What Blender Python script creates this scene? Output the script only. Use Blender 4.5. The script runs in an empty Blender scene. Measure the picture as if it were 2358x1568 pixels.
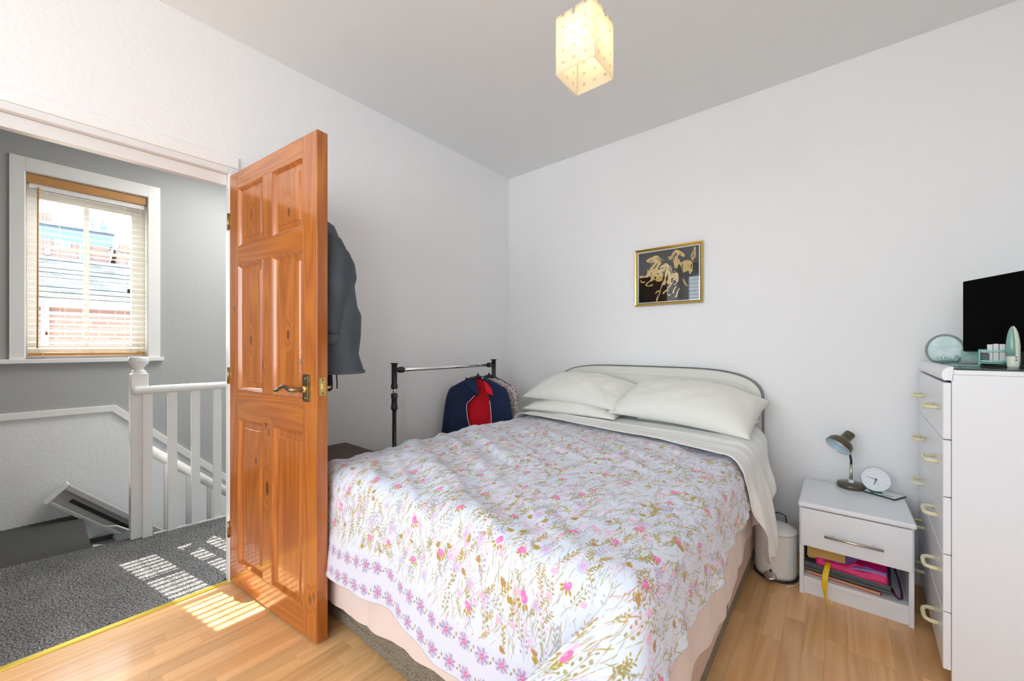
import bpy, bmesh, math, random
import numpy as np
from mathutils import Vector, Matrix, Euler
random.seed(7)
rng = np.random.default_rng(11)
S = bpy.context.scene
COL = S.collection
R = math.radians

# ------------------------------------------------------------------ camera
cam_d = bpy.data.cameras.new('camera')
cam = bpy.data.objects.new('camera', cam_d); COL.objects.link(cam)
cam.location = (2.29, -2.736, 1.155)
cam.rotation_euler = (R(90), 0, R(39.5))
cam_d.sensor_width = 36.0
cam_d.lens = 36.0 * 907.0 / 2358.0
cam_d.shift_y = (797.0 - 784.0) / 2358.0
cam_d.clip_start = 0.02
S.camera = cam

# ------------------------------------------------------------------ world, sun, exposure
W = bpy.data.worlds.new('world'); S.world = W
W.use_nodes = True
nt = W.node_tree; nt.nodes.clear()
o_ = nt.nodes.new('ShaderNodeOutputWorld'); bg = nt.nodes.new('ShaderNodeBackground')
tc = nt.nodes.new('ShaderNodeTexCoord'); sx = nt.nodes.new('ShaderNodeSeparateXYZ')
rp = nt.nodes.new('ShaderNodeValToRGB')
rp.color_ramp.elements[0].position = 0.44; rp.color_ramp.elements[0].color = (0.70, 0.74, 0.78, 1)
rp.color_ramp.elements[1].position = 0.54; rp.color_ramp.elements[1].color = (0.82, 0.92, 1.0, 1)
mr = nt.nodes.new('ShaderNodeMapRange'); mr.inputs[1].default_value = -1; mr.inputs[2].default_value = 1
nt.links.new(tc.outputs['Generated'], sx.inputs[0]); nt.links.new(sx.outputs[2], mr.inputs[0])
nt.links.new(mr.outputs[0], rp.inputs[0]); nt.links.new(rp.outputs[0], bg.inputs[0])
bg.inputs[1].default_value = 5.0
nt.links.new(bg.outputs[0], o_.inputs[0])

sun_d = bpy.data.lights.new('sun', 'SUN'); sun_d.energy = 11.0; sun_d.angle = R(0.25); sun_d.color = (1, 0.95, 0.86)
sun = bpy.data.objects.new('sun', sun_d); COL.objects.link(sun)
sun.rotation_euler = Vector((1.0, 0.19, -0.91)).to_track_quat('-Z', 'Y').to_euler()
sun.location = (-6, -4, 8)

def area(name, loc, rot, sx_, sy_, power=0, portal=False, color=(1, 1, 1)):
    d = bpy.data.lights.new(name, 'AREA'); d.shape = 'RECTANGLE'; d.size = sx_; d.size_y = sy_
    d.energy = power; d.color = color
    if portal: d.cycles.is_portal = True
    ob = bpy.data.objects.new(name, d); COL.objects.link(ob); ob.location = loc; ob.rotation_euler = rot
    return ob
area('bedroom_window_portal', (1.52, -5.18, 1.65), (R(90), 0, 0), 2.85, 1.75, portal=True)      # daylight enters here
area('added_window_portal', (3.24, -4.15, 1.60), (R(90), 0, R(90)), .95, 1.5, portal=True)  # extra daylight through the added side window
area('hall_window_portal', (-2.08, -2.47, 1.70), (R(90), 0, R(-90)), 0.62, 1.24, portal=True)

area('landing_fill_light', (-.95, -1.2, 2.63), (0, 0, 0), 1.0, 1.6, power=29, color=(1, .97, .93))      # unseen fill light added to brighten the landing and hall wall

S.view_settings.view_transform = 'Standard'; S.view_settings.look = 'None'
S.view_settings.gamma = 1.0; S.view_settings.use_curve_mapping = False
S.view_settings.exposure = 0.74
S.cycles.use_denoising = True; S.cycles.adaptive_threshold = 0.04
S.cycles.max_bounces = 9; S.cycles.diffuse_bounces = 6; S.cycles.glossy_bounces = 4
S.cycles.transparent_max_bounces = 12; S.cycles.transmission_bounces = 8
S.cycles.sample_clamp_indirect = 6.0
S.cycles.caustics_reflective = False; S.cycles.caustics_refractive = False

# ------------------------------------------------------------------ helpers: objects
def tag(o, label=None, cat=None, group=None, kind=None):
    if label: o['label'] = label
    if cat: o['category'] = cat
    if group: o['group'] = group
    if kind: o['kind'] = kind
    return o
def empty(name, loc=(0, 0, 0), rz=0.0, rot=None):
    o = bpy.data.objects.new(name, None); COL.objects.link(o)
    o.location = loc; o.rotation_euler = rot if rot else (0, 0, rz); o.empty_display_size = 0.05
    return o
def thing(name, label, cat, loc=(0, 0, 0), rz=0.0, group=None, kind=None, rot=None):
    return tag(empty(name, loc, rz, rot), label, cat, group, kind)
def copy_tree(o, parent=None):
    c = o.copy(); COL.objects.link(c)
    if parent: c.parent = parent
    for ch in list(o.children): copy_tree(ch, c)
    return c

class MB:
    def __init__(s): s.v = []; s.f = []; s.uv = None
    def add(s, vs, fs):
        b = len(s.v); s.v.extend([tuple(p) for p in vs]); s.f.extend([tuple(i + b for i in f) for f in fs]); return s
    def box(s, x0, y0, z0, x1, y1, z1, M=None):
        vs = [Vector(p) for p in ((x0,y0,z0),(x1,y0,z0),(x1,y1,z0),(x0,y1,z0),(x0,y0,z1),(x1,y0,z1),(x1,y1,z1),(x0,y1,z1))]
        if M is not None: vs = [M @ p for p in vs]
        return s.add(vs, [(3,2,1,0),(4,5,6,7),(0,1,5,4),(1,2,6,5),(2,3,7,6),(3,0,4,7)])
    def tube(s, pts, r, n=10, cap=True, closed=False, flat=None):
        pts = [Vector(p) for p in pts]; k = len(pts)
        rs = r if isinstance(r, (list, tuple)) else [r] * k
        rings = []; up = None
        for i, p in enumerate(pts):
            if closed: t = pts[(i + 1) % k] - pts[i - 1]
            else: t = pts[min(i + 1, k - 1)] - pts[max(i - 1, 0)]
            t.normalize()
            if up is None:
                up = Vector((0, 0, 1)) if abs(t.z) < .9 else Vector((1, 0, 0))
            a = t.cross(up)
            if a.length < 1e-5: a = t.cross(Vector((0.3, 1, 0.2)))
            a.normalize(); b = a.cross(t).normalized(); up = b
            fa, fb = (flat if flat else (1, 1))
            rings.append([p + (a * math.cos(q) * fa + b * math.sin(q) * fb) * rs[i] for q in [2 * math.pi * j / n for j in range(n)]])
        vs = [q for ring in rings for q in ring]; fs = []
        m = k if closed else k - 1
        for i in range(m):
            i2 = (i + 1) % k
            for j in range(n):
                fs.append((i * n + j, i * n + (j + 1) % n, i2 * n + (j + 1) % n, i2 * n + j))
        if cap and not closed:
            fs.append(tuple(range(n))[::-1]); fs.append(tuple(range((k - 1) * n, k * n)))
        return s.add(vs, fs)
    def lathe(s, prof, n=24, M=None, c=(0, 0, 0), cap=True):
        vs = []; fs = []; c = Vector(c)
        for (r_, z_) in prof:
            for j in range(n):
                q = 2 * math.pi * j / n
                p = Vector((r_ * math.cos(q), r_ * math.sin(q), z_))
                vs.append((M @ p if M is not None else p) + c)
        for i in range(len(prof) - 1):
            for j in range(n):
                fs.append((i * n + j, i * n + (j + 1) % n, (i + 1) * n + (j + 1) % n, (i + 1) * n + j))
        if cap:
            fs.append(tuple(range(n))[::-1]); fs.append(tuple(range((len(prof) - 1) * n, len(prof) * n)))
        return s.add(vs, fs)
    def prism(s, poly, f0, f1):
        """poly: 2D points, f0/f1 map a 2D point to 3D (two caps)"""
        n = len(poly); vs = [f0(p) for p in poly] + [f1(p) for p in poly]
        fs = [tuple(range(n))[::-1], tuple(range(n, 2 * n))] + [(i, (i + 1) % n, n + (i + 1) % n, n + i) for i in range(n)]
        return s.add(vs, fs)
    def grid(s, P):
        h, w = len(P), len(P[0]); vs = [p for row in P for p in row]
        return s.add(vs, [(i * w + j, i * w + j + 1, (i + 1) * w + j + 1, (i + 1) * w + j) for i in range(h - 1) for j in range(w - 1)])
    def mesh(s, name, mat, smooth=False):
        me = bpy.data.meshes.new(name); me.from_pydata([tuple(p) for p in s.v], [], s.f)
        bm = bmesh.new(); bm.from_mesh(me); bmesh.ops.recalc_face_normals(bm, faces=bm.faces); bm.to_mesh(me); bm.free()
        if mat: me.materials.append(mat)
        if smooth:
            for p in me.polygons: p.use_smooth = True
        return me
    def build(s, name, mat, parent=None, smooth=False, bevel=0, seg=2, solid=0, sub=0, kind=None, auto=None):
        me = s.mesh(name, mat, smooth)
        o = bpy.data.objects.new(name, me); COL.objects.link(o)
        if parent: o.parent = parent
        if solid:
            m = o.modifiers.new('solid', 'SOLIDIFY'); m.thickness = solid; m.offset = 0
        if bevel:
            m = o.modifiers.new('bevel', 'BEVEL'); m.width = bevel; m.segments = seg; m.limit_method = 'ANGLE'; m.angle_limit = R(40)
        if sub:
            m = o.modifiers.new('sub', 'SUBSURF'); m.levels = sub; m.render_levels = sub
        if kind: o['kind'] = kind
        return o

def gridmesh(name, V, h, w, mat, parent=None, uv=None, smooth=True, solid=0, solid_off=-1, closed_u=False):
    """V: (h*w,3) numpy grid"""
    me = bpy.data.meshes.new(name)
    jj = np.arange(w if closed_u else w - 1); ii = np.arange(h - 1)
    I, J = np.meshgrid(ii, jj, indexing='ij'); J2 = (J + 1) % w
    F = np.stack([I * w + J, I * w + J2, (I + 1) * w + J2, (I + 1) * w + J], -1).reshape(-1, 4)
    me.vertices.add(len(V)); me.vertices.foreach_set('co', np.asarray(V, np.float32).ravel())
    me.loops.add(F.size); me.loops.foreach_set('vertex_index', F.ravel().astype(np.int32))
    me.polygons.add(len(F)); me.polygons.foreach_set('loop_start', np.arange(0, F.size, 4, dtype=np.int32))
    me.update(calc_edges=True); me.validate()
    if uv is not None:
        l = me.uv_layers.new(name='UVMap'); l.data.foreach_set('uv', np.asarray(uv, np.float32)[F.ravel()].ravel())
    me.materials.append(mat)
    if smooth: me.polygons.foreach_set('use_smooth', np.ones(len(F), bool))
    o = bpy.data.objects.new(name, me); COL.objects.link(o)
    if parent: o.parent = parent
    if solid:
        m = o.modifiers.new('solid', 'SOLIDIFY'); m.thickness = solid; m.offset = solid_off
    return o

def vnoise(x, y, seed=0):
    """smooth value noise, numpy"""
    xi = np.floor(x).astype(np.int64); yi = np.floor(y).astype(np.int64)
    fx = x - xi; fy = y - yi; fx = fx * fx * (3 - 2 * fx); fy = fy * fy * (3 - 2 * fy)
    def h(a, b):
        n = (a * 374761393 + b * 668265263 + seed * 974711) & 0xffffffff
        n = ((n ^ (n >> 13)) * 1274126177) & 0xffffffff
        return ((n ^ (n >> 16)) & 0xffff) / 65535.0
    return (h(xi, yi) * (1 - fx) + h(xi + 1, yi) * fx) * (1 - fy) + (h(xi, yi + 1) * (1 - fx) + h(xi + 1, yi + 1) * fx) * fy * 1.0

def smooth01(x): x = np.clip(x, 0, 1); return x * x * (3 - 2 * x)

# ------------------------------------------------------------------ helpers: materials
def srgb(r, g, b):
    f = lambda c: (c / 255 / 12.92) if c / 255 <= 0.04045 else ((c / 255 + 0.055) / 1.055) ** 2.4
    return (f(r), f(g), f(b), 1.0)
def setin(n, name, val):
    if name in n.inputs: n.inputs[name].default_value = val
def mat(name, col, rough=0.5, metal=0.0, bump=0.0, bscale=60.0, var=0.0, vscale=8.0, coat=0.0, spec=None, sheen=0.0, trans=0.0, ior=1.45, stretch=(1, 1, 1), emit=None, estr=0.0, subs=0.0):
    m = bpy.data.materials.new(name); m.use_nodes = True; t = m.node_tree; b = t.nodes['Principled BSDF']
    setin(b, 'Base Color', col); setin(b, 'Roughness', rough); setin(b, 'Metallic', metal)
    setin(b, 'Coat Weight', coat); setin(b, 'Coat Roughness', 0.12); setin(b, 'Sheen Weight', sheen)
    setin(b, 'Transmission Weight', trans); setin(b, 'IOR', ior)
    if spec is not None: setin(b, 'Specular IOR Level', spec)
    if emit: setin(b, 'Emission Color', emit); setin(b, 'Emission Strength', estr)
    if bump or var:
        tcn = t.nodes.new('ShaderNodeTexCoord'); mp = t.nodes.new('ShaderNodeMapping'); mp.inputs['Scale'].default_value = stretch
        t.links.new(tcn.outputs['Object'], mp.inputs[0])
    if bump:
        n = t.nodes.new('ShaderNodeTexNoise'); n.inputs['Scale'].default_value = bscale; n.inputs['Detail'].default_value = 4
        t.links.new(mp.outputs[0], n.inputs['Vector'])
        bp = t.nodes.new('ShaderNodeBump'); bp.inputs['Strength'].default_value = bump; bp.inputs['Distance'].default_value = 0.01
        t.links.new(n.outputs['Fac'], bp.inputs['Height']); t.links.new(bp.outputs[0], b.inputs['Normal'])
    if var:
        n = t.nodes.new('ShaderNodeTexNoise'); n.inputs['Scale'].default_value = vscale; n.inputs['Detail'].default_value = 3
        t.links.new(mp.outputs[0], n.inputs['Vector'])
        mx = t.nodes.new('ShaderNodeMixRGB'); mx.blend_type = 'MULTIPLY'; mx.inputs[0].default_value = 1
        mx.inputs[1].default_value = col
        r = t.nodes.new('ShaderNodeMapRange'); r.inputs[1].default_value = .3; r.inputs[2].default_value = .7; r.inputs[3].default_value = 1 - var; r.inputs[4].default_value = 1 + var * .5
        t.links.new(n.outputs['Fac'], r.inputs[0]); t.links.new(r.outputs[0], mx.inputs[2]); t.links.new(mx.outputs[0], b.inputs['Base Color'])
    return m

def wood(name, c1, c2, axis='Z', rough=0.25, coat=0.5, scale=1.0, knots=None, perobj=0.0, contrast=1.0, bump=0.05, fine=0.25):
    """streaky timber: grain runs along axis of object coords"""
    m = bpy.data.materials.new(name); m.use_nodes = True; t = m.node_tree; L = t.links.new; N = t.nodes.new; b = t.nodes['Principled BSDF']
    setin(b, 'Roughness', rough); setin(b, 'Coat Weight', coat); setin(b, 'Coat Roughness', 0.10)
    tcn = N('ShaderNodeTexCoord'); src = tcn.outputs['Object']
    if perobj:
        oi = N('ShaderNodeObjectInfo'); ad = N('ShaderNodeVectorMath'); ad.operation = 'MULTIPLY_ADD'
        cm = N('ShaderNodeCombineXYZ')
        L(oi.outputs['Random'], cm.inputs[0]); L(oi.outputs['Random'], cm.inputs[1]); L(oi.outputs['Random'], cm.inputs[2])
        L(cm.outputs[0], ad.inputs[0]); ad.inputs[1].default_value = (37, 61, 23); L(src, ad.inputs[2]); src = ad.outputs[0]
    warp = None
    st = {'X': (1.2, 22, 22), 'Y': (22, 1.2, 22), 'Z': (22, 22, 1.2)}[axis]
    ring = {'X': (.55, 9, 9), 'Y': (9, .55, 9), 'Z': (9, 9, .55)}[axis]
    dmin = None
    if knots:
        for (kx, kz, kr) in knots:
            s1 = N('ShaderNodeVectorMath'); s1.operation = 'SUBTRACT'; L(tcn.outputs['Object'], s1.inputs[0]); s1.inputs[1].default_value = (kx, 0, kz)
            s2 = N('ShaderNodeVectorMath'); s2.operation = 'MULTIPLY'; L(s1.outputs[0], s2.inputs[0])
            s2.inputs[1].default_value = (1.5 / kr, 0, 0.7 / kr) if axis == 'Z' else (0.7 / kr, 0, 1.5 / kr)
            s3 = N('ShaderNodeVectorMath'); s3.operation = 'LENGTH'; L(s2.outputs[0], s3.inputs[0])
            if dmin is None: dmin = s3.outputs['Value']
            else:
                mn = N('ShaderNodeMath'); mn.operation = 'MINIMUM'; L(dmin, mn.inputs[0]); L(s3.outputs['Value'], mn.inputs[1]); dmin = mn.outputs[0]
    mp = N('ShaderNodeMapping'); mp.inputs['Scale'].default_value = [q * scale for q in st]; L(src, mp.inputs[0])
    n1 = N('ShaderNodeTexNoise'); n1.inputs['Scale'].default_value = 3.0; n1.inputs['Detail'].default_value = 5; n1.inputs['Roughness'].default_value = .6; L(mp.outputs[0], n1.inputs['Vector'])
    mp2 = N('ShaderNodeMapping'); mp2.inputs['Scale'].default_value = [q * scale for q in ring]; L(src, mp2.inputs[0])
    n2 = N('ShaderNodeTexNoise'); n2.inputs['Scale'].default_value = 1.0; n2.inputs['Detail'].default_value = 1.5; L(mp2.outputs[0], n2.inputs['Vector'])
    mu = N('ShaderNodeMath'); mu.operation = 'MULTIPLY'; mu.inputs[1].default_value = 9.0; L(n2.outputs['Fac'], mu.inputs[0])
    val = mu.outputs[0]
    if dmin is not None:
        # rings gather round the knots
        ex = N('ShaderNodeMapRange'); ex.inputs[1].default_value = 0; ex.inputs[2].default_value = 4.0; ex.inputs[3].default_value = 2.2; ex.inputs[4].default_value = 0; L(dmin, ex.inputs[0])
        ad2 = N('ShaderNodeMath'); ad2.operation = 'ADD'; L(val, ad2.inputs[0]); L(ex.outputs[0], ad2.inputs[1]); val = ad2.outputs[0]
    fr = N('ShaderNodeMath'); fr.operation = 'PINGPONG'; fr.inputs[1].default_value = 0.5; L(val, fr.inputs[0])
    dbl = N('ShaderNodeMath'); dbl.operation = 'MULTIPLY'; dbl.inputs[1].default_value = 2 * (1 - fine) * contrast; L(fr.outputs[0], dbl.inputs[0])
    f2 = N('ShaderNodeMath'); f2.operation = 'MULTIPLY_ADD'; f2.inputs[1].default_value = fine * 2.0; L(n1.outputs['Fac'], f2.inputs[0]); L(dbl.outputs[0], f2.inputs[2])
    rr = N('ShaderNodeValToRGB'); rr.color_ramp.elements[0].color = c1; rr.color_ramp.elements[1].color = c2
    rr.color_ramp.elements[0].position = .05; rr.color_ramp.elements[1].position = .95
    L(f2.outputs[0], rr.inputs[0]); colr = rr.outputs[0]
    if perobj:
        mr_ = N('ShaderNodeMapRange'); mr_.inputs[3].default_value = 1 - perobj; mr_.inputs[4].default_value = 1 + perobj * .6; L(oi.outputs['Random'], mr_.inputs[0])
        mm = N('ShaderNodeMixRGB'); mm.blend_type = 'MULTIPLY'; mm.inputs[0].default_value = 1; L(colr, mm.inputs[1]); L(mr_.outputs[0], mm.inputs[2]); colr = mm.outputs[0]
    if dmin is not None:
        kr_ = N('ShaderNodeValToRGB'); e = kr_.color_ramp.elements; e[0].position = 0.0; e[0].color = (.85, .85, .85, 1); e[1].position = 1.0; e[1].color = (0, 0, 0, 1)
        e.new(.45).color = (.55, .55, .55, 1); e.new(.62).color = (.85, .85, .85, 1); e.new(.8).color = (.35, .35, .35, 1)
        dv = N('ShaderNodeMath'); dv.operation = 'MULTIPLY'; dv.inputs[1].default_value = .75; L(dmin, dv.inputs[0]); L(dv.outputs[0], kr_.inputs[0])
        mk = N('ShaderNodeMixRGB'); L(kr_.outputs[0], mk.inputs[0]); L(colr, mk.inputs[1]); mk.inputs[2].default_value = (.06, .02, .006, 1); colr = mk.outputs[0]
    L(colr, b.inputs['Base Color'])
    bp = N('ShaderNodeBump'); bp.inputs['Strength'].default_value = bump; bp.inputs['Distance'].default_value = .004; L(f2.outputs[0], bp.inputs['Height']); L(bp.outputs[0], b.inputs['Normal'])
    return m

def glassy(name, tint=(1, 1, 1, 1), gloss=0.08, rough=0.02):
    """thin sheet of glass: straight-through transparency plus a fresnel reflection"""
    m = bpy.data.materials.new(name); m.use_nodes = True; t = m.node_tree; t.nodes.clear(); N = t.nodes.new; L = t.links.new
    o = N('ShaderNodeOutputMaterial'); tr = N('ShaderNodeBsdfTransparent'); tr.inputs[0].default_value = tint
    gl = N('ShaderNodeBsdfGlossy'); gl.inputs['Roughness'].default_value = rough
    lw = N('ShaderNodeLayerWeight'); lw.inputs['Blend'].default_value = .5; pw = N('ShaderNodeMath'); pw.operation = 'POWER'; pw.inputs[1].default_value = 5.0
    fm = N('ShaderNodeMath'); fm.operation = 'MULTIPLY_ADD'; fm.inputs[1].default_value = .95; fm.inputs[2].default_value = gloss * .5; mx = N('ShaderNodeMixShader')
    L(lw.outputs['Facing'], pw.inputs[0]); L(pw.outputs[0], fm.inputs[0])      # Schlick, the same from both sides of the sheet
    L(fm.outputs[0], mx.inputs[0]); L(tr.outputs[0], mx.inputs[1]); L(gl.outputs[0], mx.inputs[2]); L(mx.outputs[0], o.inputs[0])
    return m

def frosted(name, col, square=None, diff=0.35):
    m = bpy.data.materials.new(name); m.use_nodes = True; t = m.node_tree; t.nodes.clear(); N = t.nodes.new; L = t.links.new
    o = N('ShaderNodeOutputMaterial'); tl = N('ShaderNodeBsdfTranslucent'); df = N('ShaderNodeBsdfDiffuse'); tp = N('ShaderNodeBsdfTransparent')
    mx = N('ShaderNodeMixShader'); mx.inputs[0].default_value = diff; m2 = N('ShaderNodeMixShader'); m2.inputs[0].default_value = .14
    c = None
    if square:
        # a sparse grid of small printed squares (object coords: u = x+y, v = z)
        tcn = N('ShaderNodeTexCoord'); sp = N('ShaderNodeSeparateXYZ'); L(tcn.outputs['Object'], sp.inputs[0])
        def cell(sock, pitch, off, fillw):
            a = N('ShaderNodeMath'); a.operation = 'MULTIPLY_ADD'; a.inputs[1].default_value = 1 / pitch; a.inputs[2].default_value = off; L(sock, a.inputs[0])
            f = N('ShaderNodeMath'); f.operation = 'FRACT'; L(a.outputs[0], f.inputs[0])
            s_ = N('ShaderNodeMath'); s_.operation = 'SUBTRACT'; s_.inputs[1].default_value = .5; L(f.outputs[0], s_.inputs[0])
            ab = N('ShaderNodeMath'); ab.operation = 'ABSOLUTE'; L(s_.outputs[0], ab.inputs[0])
            lt = N('ShaderNodeMath'); lt.operation = 'LESS_THAN'; lt.inputs[1].default_value = fillw; L(ab.outputs[0], lt.inputs[0])
            return lt.outputs[0]
        cu = cell(sp.outputs[0], .043, 0.5, .13); cv = cell(sp.outputs[2], .041, .2, .13)
        an = N('ShaderNodeMath'); an.operation = 'MULTIPLY'; L(cu, an.inputs[0]); L(cv, an.inputs[1])
        cc = N('ShaderNodeMixRGB'); L(an.outputs[0], cc.inputs[0]); cc.inputs[1].default_value = col; cc.inputs[2].default_value = square
        c = cc.outputs[0]
    for n in (tl, df):
        if c: L(c, n.inputs[0])
        else: n.inputs[0].default_value = col
    L(tl.outputs[0], mx.inputs[1]); L(df.outputs[0], mx.inputs[2]); L(mx.outputs[0], m2.inputs[1]); L(tp.outputs[0], m2.inputs[2]); L(m2.outputs[0], o.inputs[0])
    return m

M = {}
M['wall'] = mat('white_wall_paint', (.89, .89, .89, 1), .6, bump=.2, bscale=45)
M['ceil'] = mat('ceiling_paint', (.87, .88, .88, 1), .7, bump=.06, bscale=60)
M['hallgrey'] = mat('grey_hall_paint', (.40, .41, .41, 1), .6, bump=.1, bscale=40)
M['hallpale'] = mat('pale_hall_paint', (.80, .82, .83, 1), .6, bump=.2, bscale=35)
M['gloss'] = mat('white_gloss_paint', (.80, .80, .79, 1), .18, bump=.03, bscale=30)
M['whitelam'] = mat('white_laminate', (.83, .85, .89, 1), .22)
M['sub'] = mat('dark_subfloor', (.16, .09, .04, 1), .7)
M['plank'] = wood('beech_laminate', srgb(220, 164, 104), srgb(242, 196, 140), 'Y', .3, .25, .8, perobj=.14, contrast=.8, bump=.02)
KN = [(.205, 1.75, .012), (.535, 1.70, .013), (.20, 1.17, .014), (.53, 1.19, .014), (.33, 1.06, .012), (.37, .52, .02), (.71, .155, .012), (.735, .175, .010), (.36, .80, .012), (.385, .768, .01), (.62, 1.08, .01), (.05, 1.32, .012), (.25, .62, .01)]
PIN1, PIN2 = srgb(154, 78, 15), srgb(196, 116, 38)
M['pineZ'] = wood('varnished_pine_upright', PIN1, PIN2, 'Z', .3, 1.0, 1.0, knots=KN, contrast=.8)
M['pineX'] = wood('varnished_pine_rail', PIN1, PIN2, 'X', .3, 1.0, 1.0, knots=KN, contrast=.8)
M['brass'] = mat('polished_brass', (.86, .62, .22, 1), .22, 1.0)
M['agebrass'] = mat('aged_brass', (.34, .27, .15, 1), .28, 1.0, var=.3, vscale=60)
M['gold'] = mat('gold_strip', (.90, .66, .10, 1), .3, .75)
M['chrome'] = mat('chrome', (.82, .82, .84, 1), .1, 1.0)
M['steel'] = mat('brushed_steel', (.6, .57, .52, 1), .3, 1.0)
M['black'] = mat('black_plastic', (.028, .029, .031, 1), .4)
M['blackpole'] = mat('black_enamel', (.015, .015, .015, 1), .25)
M['screen'] = mat('black_screen', (.0015, .0015, .0015, 1), .45, spec=.02)
M['glass'] = glassy('window_glass')
M['tealglass'] = glassy('green_tinted_glass', (.84, .94, .91, 1))
M['teal'] = mat('teal_acrylic', (.22, .55, .48, 1), .12)
M['tealdk'] = mat('dark_teal_acrylic', (.06, .26, .22, 1), .12)
M['slat'] = mat('cream_slat', (.88, .82, .70, 1), .35)
M['blindwood'] = mat('light_wood_blind', srgb(190, 140, 84), .4, var=.12, vscale=20, stretch=(8, 1, 8))
M['pillow'] = mat('cream_cotton', (.84, .83, .77, 1), .9, bump=.12, bscale=25, sheen=.2)
M['sheetw'] = mat('white_cotton', (.86, .86, .84, 1), .9, bump=.12, bscale=22, sheen=.2)
M['sheetp'] = mat('pale_pink_cotton', (.80, .68, .64, 1), .9, bump=.12, bscale=22, sheen=.2)
M['headb'] = mat('cream_headboard_vinyl', (.74, .72, .66, 1), .5, bump=.05, bscale=90)
M['pipe'] = mat('grey_piping', (.13, .135, .125, 1), .5)
M['divanp'] = mat('pink_divan_fabric', (.66, .50, .44, 1), .9, bump=.1, bscale=120)
M['mattress'] = mat('mattress_ticking', (.72, .66, .60, 1), .9)
M['navy'] = mat('navy_fleece', (.012, .024, .075, 1), .9, bump=.25, bscale=60, sheen=.1, var=.25, vscale=10)
M['red'] = mat('red_fleece', (.78, .006, .022, 1), .9, bump=.2, bscale=80, sheen=.1)
M['slatecoat'] = mat('slate_grey_softshell', (.085, .100, .122, 1), .75, bump=.3, bscale=14, var=.2, vscale=6)
M['navydark'] = mat('dark_navy_cloth', (.018, .018, .045, 1), .85, bump=.2, bscale=20)
M['brownbox'] = mat('dark_brown_wood', (.062, .033, .022, 1), .4, var=.15, vscale=8, stretch=(1, 8, 1))
M['olive'] = mat('olive_brown_enamel', (.115, .100, .065, 1), .28, .3)
M['shadein'] = mat('pale_blue_reflector', (.50, .66, .72, 1), .35)
M['cream'] = mat('cream_plastic', (.82, .77, .50, 1), .3)
M['whiteen'] = mat('white_enamel', (.86, .86, .83, 1), .18)
M['paper'] = mat('white_card', (.85, .85, .84, 1), .6)
M['clockface'] = mat('white_dial', (.84, .86, .90, 1), .5)
M['yellow'] = mat('yellow_ribbon', (.86, .56, .01, 1), .4)
M['gilt'] = mat('tan_gold_card', (.72, .44, .14, 1), .45)
M['magenta'] = mat('magenta_cloth', (.72, .01, .16, 1), .5)
M['greyplastic'] = mat('grey_plastic', (.085, .10, .105, 1), .45)
M['alu'] = mat('grey_aluminium', (.55, .56, .55, 1), .4, .4)
M['darkmat'] = mat('dark_grey_stair_carpet', (.085, .085, .083, 1), .95, bump=.4, bscale=200)
M['cord'] = mat('white_cable', (.8, .78, .74, 1), .4)
M['gift'] = mat('gold_picture_frame', (.80, .58, .16, 1), .18, 1.0)
M['mount'] = mat('cream_picture_mount', (.78, .76, .70, 1), .7)
M['stonewall'] = mat('far_render', (.3, .3, .29, 1), .9)

def carpet_mat():
    m = bpy.data.materials.new('flecked_grey_carpet'); m.use_nodes = True; t = m.node_tree; N = t.nodes.new; L = t.links.new; b = t.nodes['Principled BSDF']
    setin(b, 'Roughness', 1.0); setin(b, 'Specular IOR Level', .1)
    tcn = N('ShaderNodeTexCoord'); n = N('ShaderNodeTexNoise'); n.inputs['Scale'].default_value = 150; n.inputs['Detail'].default_value = 3; L(tcn.outputs['Object'], n.inputs['Vector'])
    r = N('ShaderNodeValToRGB'); e = r.color_ramp.elements; e[0].position = .36; e[0].color = (.045, .045, .046, 1); e[1].position = .68; e[1].color = (.36, .36, .355, 1)
    e.new(.5).color = (.165, .165, .166, 1); L(n.outputs['Fac'], r.inputs[0])
    n2 = N('ShaderNodeTexNoise'); n2.inputs['Scale'].default_value = 5; n2.inputs['Detail'].default_value = 2; L(tcn.outputs['Object'], n2.inputs['Vector'])
    mr_ = N('ShaderNodeMapRange'); mr_.inputs[3].default_value = .65; mr_.inputs[4].default_value = 1.35; L(n2.outputs['Fac'], mr_.inputs[0])
    mm = N('ShaderNodeMixRGB'); mm.blend_type = 'MULTIPLY'; mm.inputs[0].default_value = 1; L(r.outputs[0], mm.inputs[1]); L(mr_.outputs[0], mm.inputs[2])
    L(mm.outputs[0], b.inputs['Base Color']); return m
M['carpet'] = carpet_mat()

def woven_mat():
    m = bpy.data.materials.new('woven_taupe_braid'); m.use_nodes = True; t = m.node_tree; N = t.nodes.new; L = t.links.new; b = t.nodes['Principled BSDF']
    setin(b, 'Roughness', .95)
    tcn = N('ShaderNodeTexCoord'); v = N('ShaderNodeTexVoronoi'); v.inputs['Scale'].default_value = 240; L(tcn.outputs['Object'], v.inputs['Vector'])
    r = N('ShaderNodeValToRGB'); r.color_ramp.elements[0].color = (.44, .39, .30, 1); r.color_ramp.elements[1].color = (.17, .14, .10, 1); r.color_ramp.elements[1].position = .7
    L(v.outputs['Distance'], r.inputs[0]); L(r.outputs[0], b.inputs['Base Color'])
    bp = N('ShaderNodeBump'); bp.inputs['Strength'].default_value = .6; bp.inputs['Distance'].default_value = .004; bp.invert = True; L(v.outputs['Distance'], bp.inputs['Height']); L(bp.outputs[0], b.inputs['Normal']); return m
M['woven'] = woven_mat()

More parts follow.
